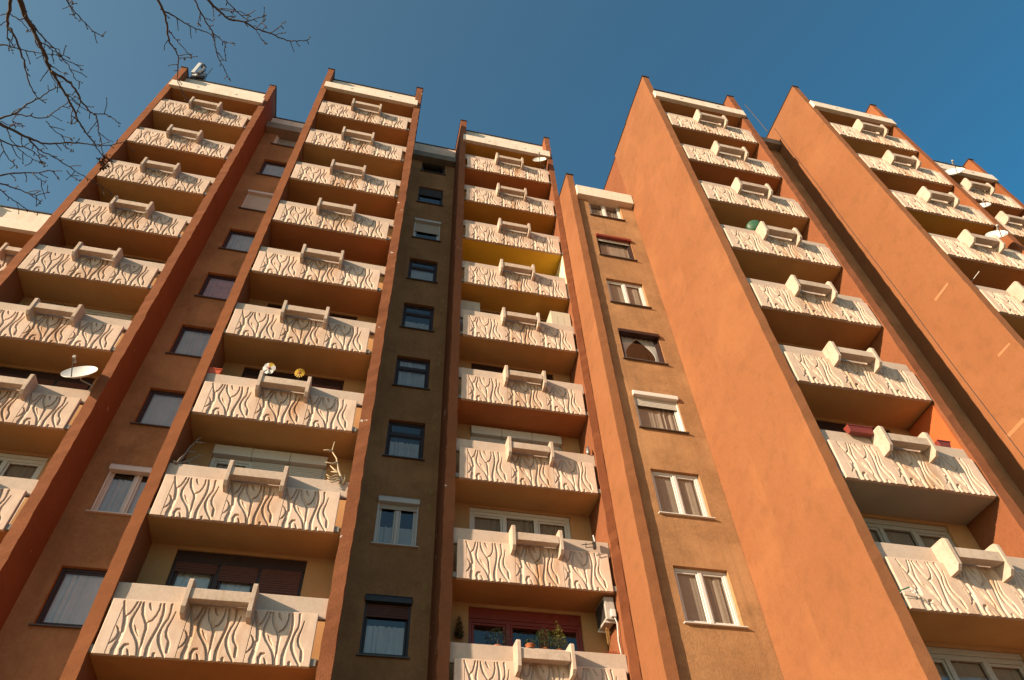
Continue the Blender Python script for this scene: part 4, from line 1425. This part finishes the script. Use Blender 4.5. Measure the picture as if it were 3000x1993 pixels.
# ------------------------------------------------------------------ bare tree
BR = [  # (points in the first zoom tile, width start, width end, distance, drift along the branch)
    ([(165, -40), (225, 130), (300, 260), (355, 380), (410, 490), (440, 590), (475, 665), (555, 790), (640, 930), (700, 1070), (770, 1190), (850, 1300), (930, 1410), (1000, 1470)], 38, 7, 9.3, .8, True),
    ([(475, 660), (590, 720), (690, 820), (740, 920), (830, 1030), (880, 1060), (895, 1120), (905, 1190), (930, 1300), (945, 1440), (960, 1540)], 20, 5, 9.55, .5, False),
    ([(860, 1045), (950, 1050), (1010, 1070), (1060, 1105), (1105, 1140)], 9, 5, 9.75, .2, False),
    ([(105, -40), (75, 130), (65, 240), (100, 270), (150, 370), (210, 520), (235, 640), (270, 780), (340, 890), (410, 940)], 24, 6, 9.0, .5, True),
    ([(65, 240), (65, 320), (85, 400), (110, 470)], 10, 5, 9.15, .2, False),
    ([(250, 170), (310, 240), (400, 350), (500, 450), (590, 560), (650, 640), (690, 720), (735, 760)], 12, 5, 9.45, .4, False),
    ([(300, 250), (330, 390), (380, 480), (430, 600), (500, 740), (560, 800), (610, 880)], 10, 5, 9.6, .3, False),
    ([(90, 130), (150, 170), (210, 210), (265, 290)], 9, 5, 9.1, .1, False),
    ([(-30, 395), (60, 420), (140, 440), (260, 470), (350, 485), (440, 495), (560, 510)], 11, 5, 9.8, .2, True),
    ([(380, 385), (480, 460), (560, 500), (640, 530)], 8, 5, 9.7, .2, False),
    ([(520, 500), (600, 550), (690, 590), (755, 640)], 8, 5, 9.8, .2, False),
    ([(460, 600), (540, 650), (600, 685)], 8, 5, 9.6, .1, False),
    ([(590, -30), (640, 50), (720, 140), (800, 230), (870, 300), (940, 330)], 10, 6, 9.9, .4, True),
    ([(640, 50), (670, 110), (690, 150), (712, 180)], 7, 5, 9.9, .1, False),
    ([(650, -20), (660, 20), (672, 45)], 7, 5, 9.9, .1, True),
    ([(1420, -40), (1500, 100), (1530, 220), (1550, 340), (1560, 390), (1610, 460), (1640, 540), (1635, 650), (1640, 760), (1680, 860), (1720, 920)], 20, 5, 9.2, .8, True),
    ([(1500, 100), (1600, 150), (1690, 210), (1800, 260), (1900, 300), (1960, 312)], 13, 6, 9.3, .4, False),
    ([(1550, 280), (1620, 370), (1700, 460), (1760, 520)], 8, 5, 9.4, .2, False),
    ([(1640, 540), (1670, 530), (1700, 545)], 7, 5, 9.5, .1, False),
    ([(1770, -30), (1840, 110), (1900, 220), (1960, 310), (1980, 430), (2000, 520), (2040, 590), (2070, 660), (2110, 735)], 13, 6, 9.0, .7, True),
    ([(1960, 310), (2000, 340), (2040, 370), (2070, 415)], 8, 5, 9.3, .2, False),
    ([(2050, 380), (2100, 388), (2145, 400)], 7, 5, 9.3, .1, False),
    ([(1840, 110), (1830, 180), (1820, 240)], 7, 5, 9.2, .1, False),
    ([(1880, -30), (1960, 50), (2030, 120), (2110, 180), (2240, 200), (2352, 262), (2480, 310), (2640, 370), (2720, 380), (2840, 362)], 22, 7, 9.0, .6, True),
    ([(2050, -30), (2150, 80), (2240, 160), (2280, 190)], 10, 5, 9.1, .2, True),
    ([(2250, 200), (2350, 170), (2440, 148)], 9, 5, 9.3, .2, False),
    ([(2020, 90), (2100, 98), (2180, 105), (2280, 140)], 8, 5, 9.2, .1, False),
    ([(2352, 255), (2400, 210), (2430, 190)], 7, 5, 9.4, .1, False),
    ([(2480, 310), (2540, 270), (2600, 210)], 8, 5, 9.5, .1, False),
    ([(2352, 265), (2390, 340), (2440, 400)], 7, 5, 9.4, .1, False),
    ([(-40, 1125), (130, 1200), (270, 1275), (420, 1320), (600, 1312), (770, 1320), (900, 1340), (1040, 1330), (1160, 1300)], 24, 5, 9.6, .7, True),
    ([(-30, 1090), (130, 1050), (250, 960), (350, 910), (450, 840), (550, 800)], 14, 6, 9.8, .3, True),
    ([(130, 1050), (280, 1070), (400, 1090), (480, 1040), (570, 980), (640, 930), (690, 890)], 10, 5, 9.9, .2, False),
    ([(270, 1275), (350, 1370), (440, 1410), (520, 1460), (640, 1540), (740, 1600), (860, 1675), (960, 1730), (1060, 1810)], 12, 5, 9.8, .7, False),
    ([(-30, 1285), (150, 1340), (270, 1370), (350, 1440), (410, 1530)], 12, 5, 9.9, .2, True),
    ([(350, 1380), (360, 1450), (390, 1500)], 7, 5, 9.9, .1, False),
    ([(-30, 1620), (130, 1592), (320, 1590), (470, 1570), (530, 1640)], 13, 6, 10.0, .2, True),
    ([(300, 1590), (350, 1640), (415, 1675)], 8, 5, 10.0, .1, False),
    ([(-30, 1680), (130, 1725), (220, 1760), (330, 1790), (450, 1765)], 11, 6, 10.1, .3, True),
    ([(230, 1765), (310, 1810), (380, 1855)], 8, 5, 10.2, .1, False),
    ([(-30, 1715), (80, 1810), (170, 1870), (270, 1940), (350, 1955)], 9, 5, 10.1, .3, True),
    ([(10, 1310), (50, 1420), (100, 1480), (150, 1522)], 8, 5, 9.8, .1, True),
    ([(420, 1110), (480, 1180), (560, 1240), (660, 1280)], 7, 5, 9.9, .1, False),
    ([(610, 1568), (660, 1620), (730, 1660)], 7, 5, 10.0, .1, False),
    ([(160, 1040), (120, 1110), (130, 1140)], 6, 5, 9.8, .1, False),
    ([(0, 1110), (90, 1150), (190, 1165)], 7, 5, 9.8, .1, False),
    ([(60, 1170), (100, 1280), (190, 1380), (280, 1450), (380, 1500)], 7, 5, 9.8, .1, False),
    ([(580, 1320), (620, 1360), (660, 1380)], 6, 5, 9.8, .1, False),
    ([(660, 950), (660, 1040), (650, 1140)], 7, 5, 9.9, .1, False),
    ([(740, 930), (700, 1050), (650, 1130)], 7, 5, 9.9, .1, False),
]
tree = thing('bare_tree', 'leafless tree whose dark budding twigs reach in over the roof corner', 'tree', (-5.6, -1.6, GROUND))
TR = random.Random(11)


def tpt(x, y, dist):
    d = ray((x / 3.136, y / 3.136)).normalized()
    return d * dist


fork = Vector((-4.9, -1.2, 5.4))
trunk = MB().tube([(-5.6, -1.6, GROUND), (-5.55, -1.58, GROUND + .4), (-5.45, -1.5, 1.0), (-5.3, -1.45, 3.0), fork, (-4.7, -1.0, 7.2), (-4.6, -.9, 9.0)],
                  [.26, .21, .185, .16, .13, .08, .03], 14)
trunk.obj('trunk', 'bark', tree, smooth=True)
LIMBS = []
for lp, r0_ in (([fork, fork + Vector((.35, .5, 1.3)), tpt(-700, -700, 8.3), tpt(-330, -420, 8.8), tpt(60, -330, 9.0), tpt(620, -230, 9.5)], .085),
                ([fork + Vector((.25, .3, .9)), tpt(-300, -1500, 7.6), tpt(700, -900, 8.2), tpt(1350, -420, 8.8), tpt(1800, -240, 8.8), tpt(2080, -150, 8.9)], .075),
                ([fork + Vector((-.05, .1, -.2)), tpt(-1500, 300, 8.2), tpt(-800, 500, 9.0), tpt(-420, 900, 9.5), tpt(-260, 1300, 9.8), tpt(-180, 1700, 10.0)], .075)):
    lq = []
    for i in range(len(lp) - 1):
        a, b = Vector(lp[i]), Vector(lp[i + 1])
        m0 = (b - Vector(lp[max(i - 1, 0)])) * .5
        m1 = (Vector(lp[min(i + 2, len(lp) - 1)]) - a) * .5
        for s_ in range(6):
            t = s_ / 6
            lq.append(a * (2 * t**3 - 3 * t**2 + 1) + m0 * (t**3 - 2 * t**2 + t) + b * (-2 * t**3 + 3 * t**2) + m1 * (t**3 - t**2)
                      + Vector((TR.gauss(0, 1), TR.gauss(0, 1), TR.gauss(0, 1))) * .02)
    lq.append(Vector(lp[-1]))
    MB().tube(lq, [r0_ * (1 - .8 * i / (len(lq) - 1)) for i in range(len(lq))], 9).obj('limb', 'bark', tree, smooth=True)
    LIMBS.append(lq)
for pts, w0, w1, dist, drift, root_ in BR:
    n = len(pts)
    ph = TR.uniform(0, 6)
    P = [tpt(x, y, dist + drift * i / (n - 1) + 0.07 * math.sin(i * 1.9 + ph)) for i, (x, y) in enumerate(pts)]
    Rr = [(w0 + (w1 - w0) * (i / (n - 1)) ** .7) / 3.136 / 2 * dist / F_PX for i in range(n)]
    # smooth with knotty subdivision
    Q, RQ = [], []
    for i in range(n - 1):
        a, b = P[i], P[i + 1]
        m0 = (P[i + 1] - P[max(i - 1, 0)]) * .5
        m1 = (P[min(i + 2, n - 1)] - P[i]) * .5
        for s in range(4):
            t = s / 4
            h = a * (2 * t**3 - 3 * t**2 + 1) + m0 * (t**3 - 2 * t**2 + t) + b * (-2 * t**3 + 3 * t**2) + m1 * (t**3 - t**2)
            h += Vector((TR.gauss(0, 1), TR.gauss(0, 1), TR.gauss(0, 1))) * 0.004
            Q.append(h)
            RQ.append((Rr[i] + (Rr[i + 1] - Rr[i]) * t) * TR.uniform(.9, 1.12))
    Q.append(P[-1])
    RQ.append(Rr[-1])
    mb = MB()
    if root_:
        back = (Q[0] - Q[1]).normalized()
        anchor = min((q for lq in LIMBS for q in lq), key=lambda q: (q - (Q[0] + back * .35)).length)
        mid_ = anchor.lerp(Q[0], .55) + back * .08 + Vector((TR.gauss(0, .03), TR.gauss(0, .03), TR.gauss(0, .03)))
        mb.tube([anchor, mid_] + Q, [RQ[0] * 1.3, RQ[0] * 1.15] + RQ, 7)
    else:
        mb.tube(Q, RQ, 6)
    br_o = mb.obj('branch', 'bark', tree, smooth=True)
    # short budding twigs along the branch
    tw = MB()
    L_ = 0.0
    nxt = TR.uniform(.06, .18)
    for i in range(1, len(Q)):
        L_ += (Q[i] - Q[i - 1]).length
        if L_ > nxt:
            L_ = 0
            nxt = TR.uniform(.06, .18)
            t = (Q[i] - Q[i - 1]).normalized()
            v = Q[i].normalized()
            side = t.cross(v).normalized() * TR.choice((-1, 1))
            d = (t * TR.uniform(.5, 1) + side * TR.uniform(.4, 1.1) + v * TR.uniform(-.5, .5)).normalized()
            ln = TR.choice((.03, .04, .06, .10, .16)) * TR.uniform(.7, 1.3)
            pp = [Q[i]]
            for s in range(3):
                d = (d + Vector((TR.gauss(0, .18), TR.gauss(0, .18), TR.gauss(0, .18))) - Vector((0, 0, .04))).normalized()
                pp.append(pp[-1] + d * ln / 3)
            tw.tube(pp, [.0054, .0049, .0044, .0040], 4)
            for s in (1, 2, 3):
                if TR.random() < .6 or s == 3:
                    tw.octa(pp[s], TR.uniform(.006, .010), d, 1.6)
        elif TR.random() < .35:
            tw.octa(Q[i] + Vector((TR.gauss(0, .006), TR.gauss(0, .006), TR.gauss(0, .006))), TR.uniform(.005, .009), None, 1.3)
    # terminal buds
    for s in range(3):
        tw.octa(Q[-1] + Vector((TR.gauss(0, .012), TR.gauss(0, .012), TR.gauss(0, .012))), TR.uniform(.008, .012), None, 1.4)
    t_o = tw.obj('twigs', 'bark', br_o)
    t_o['kind'] = 'stuff'

# clump of withered leaves caught at the tip of the long branch
lc = tpt(965, 1490, 10.05)
dl = leaf_cloud(lc, (.085, .085, .14), 120, .024, 77).obj('dry_leaves', 'leaf_withered', tree)
dl['kind'] = 'stuff'
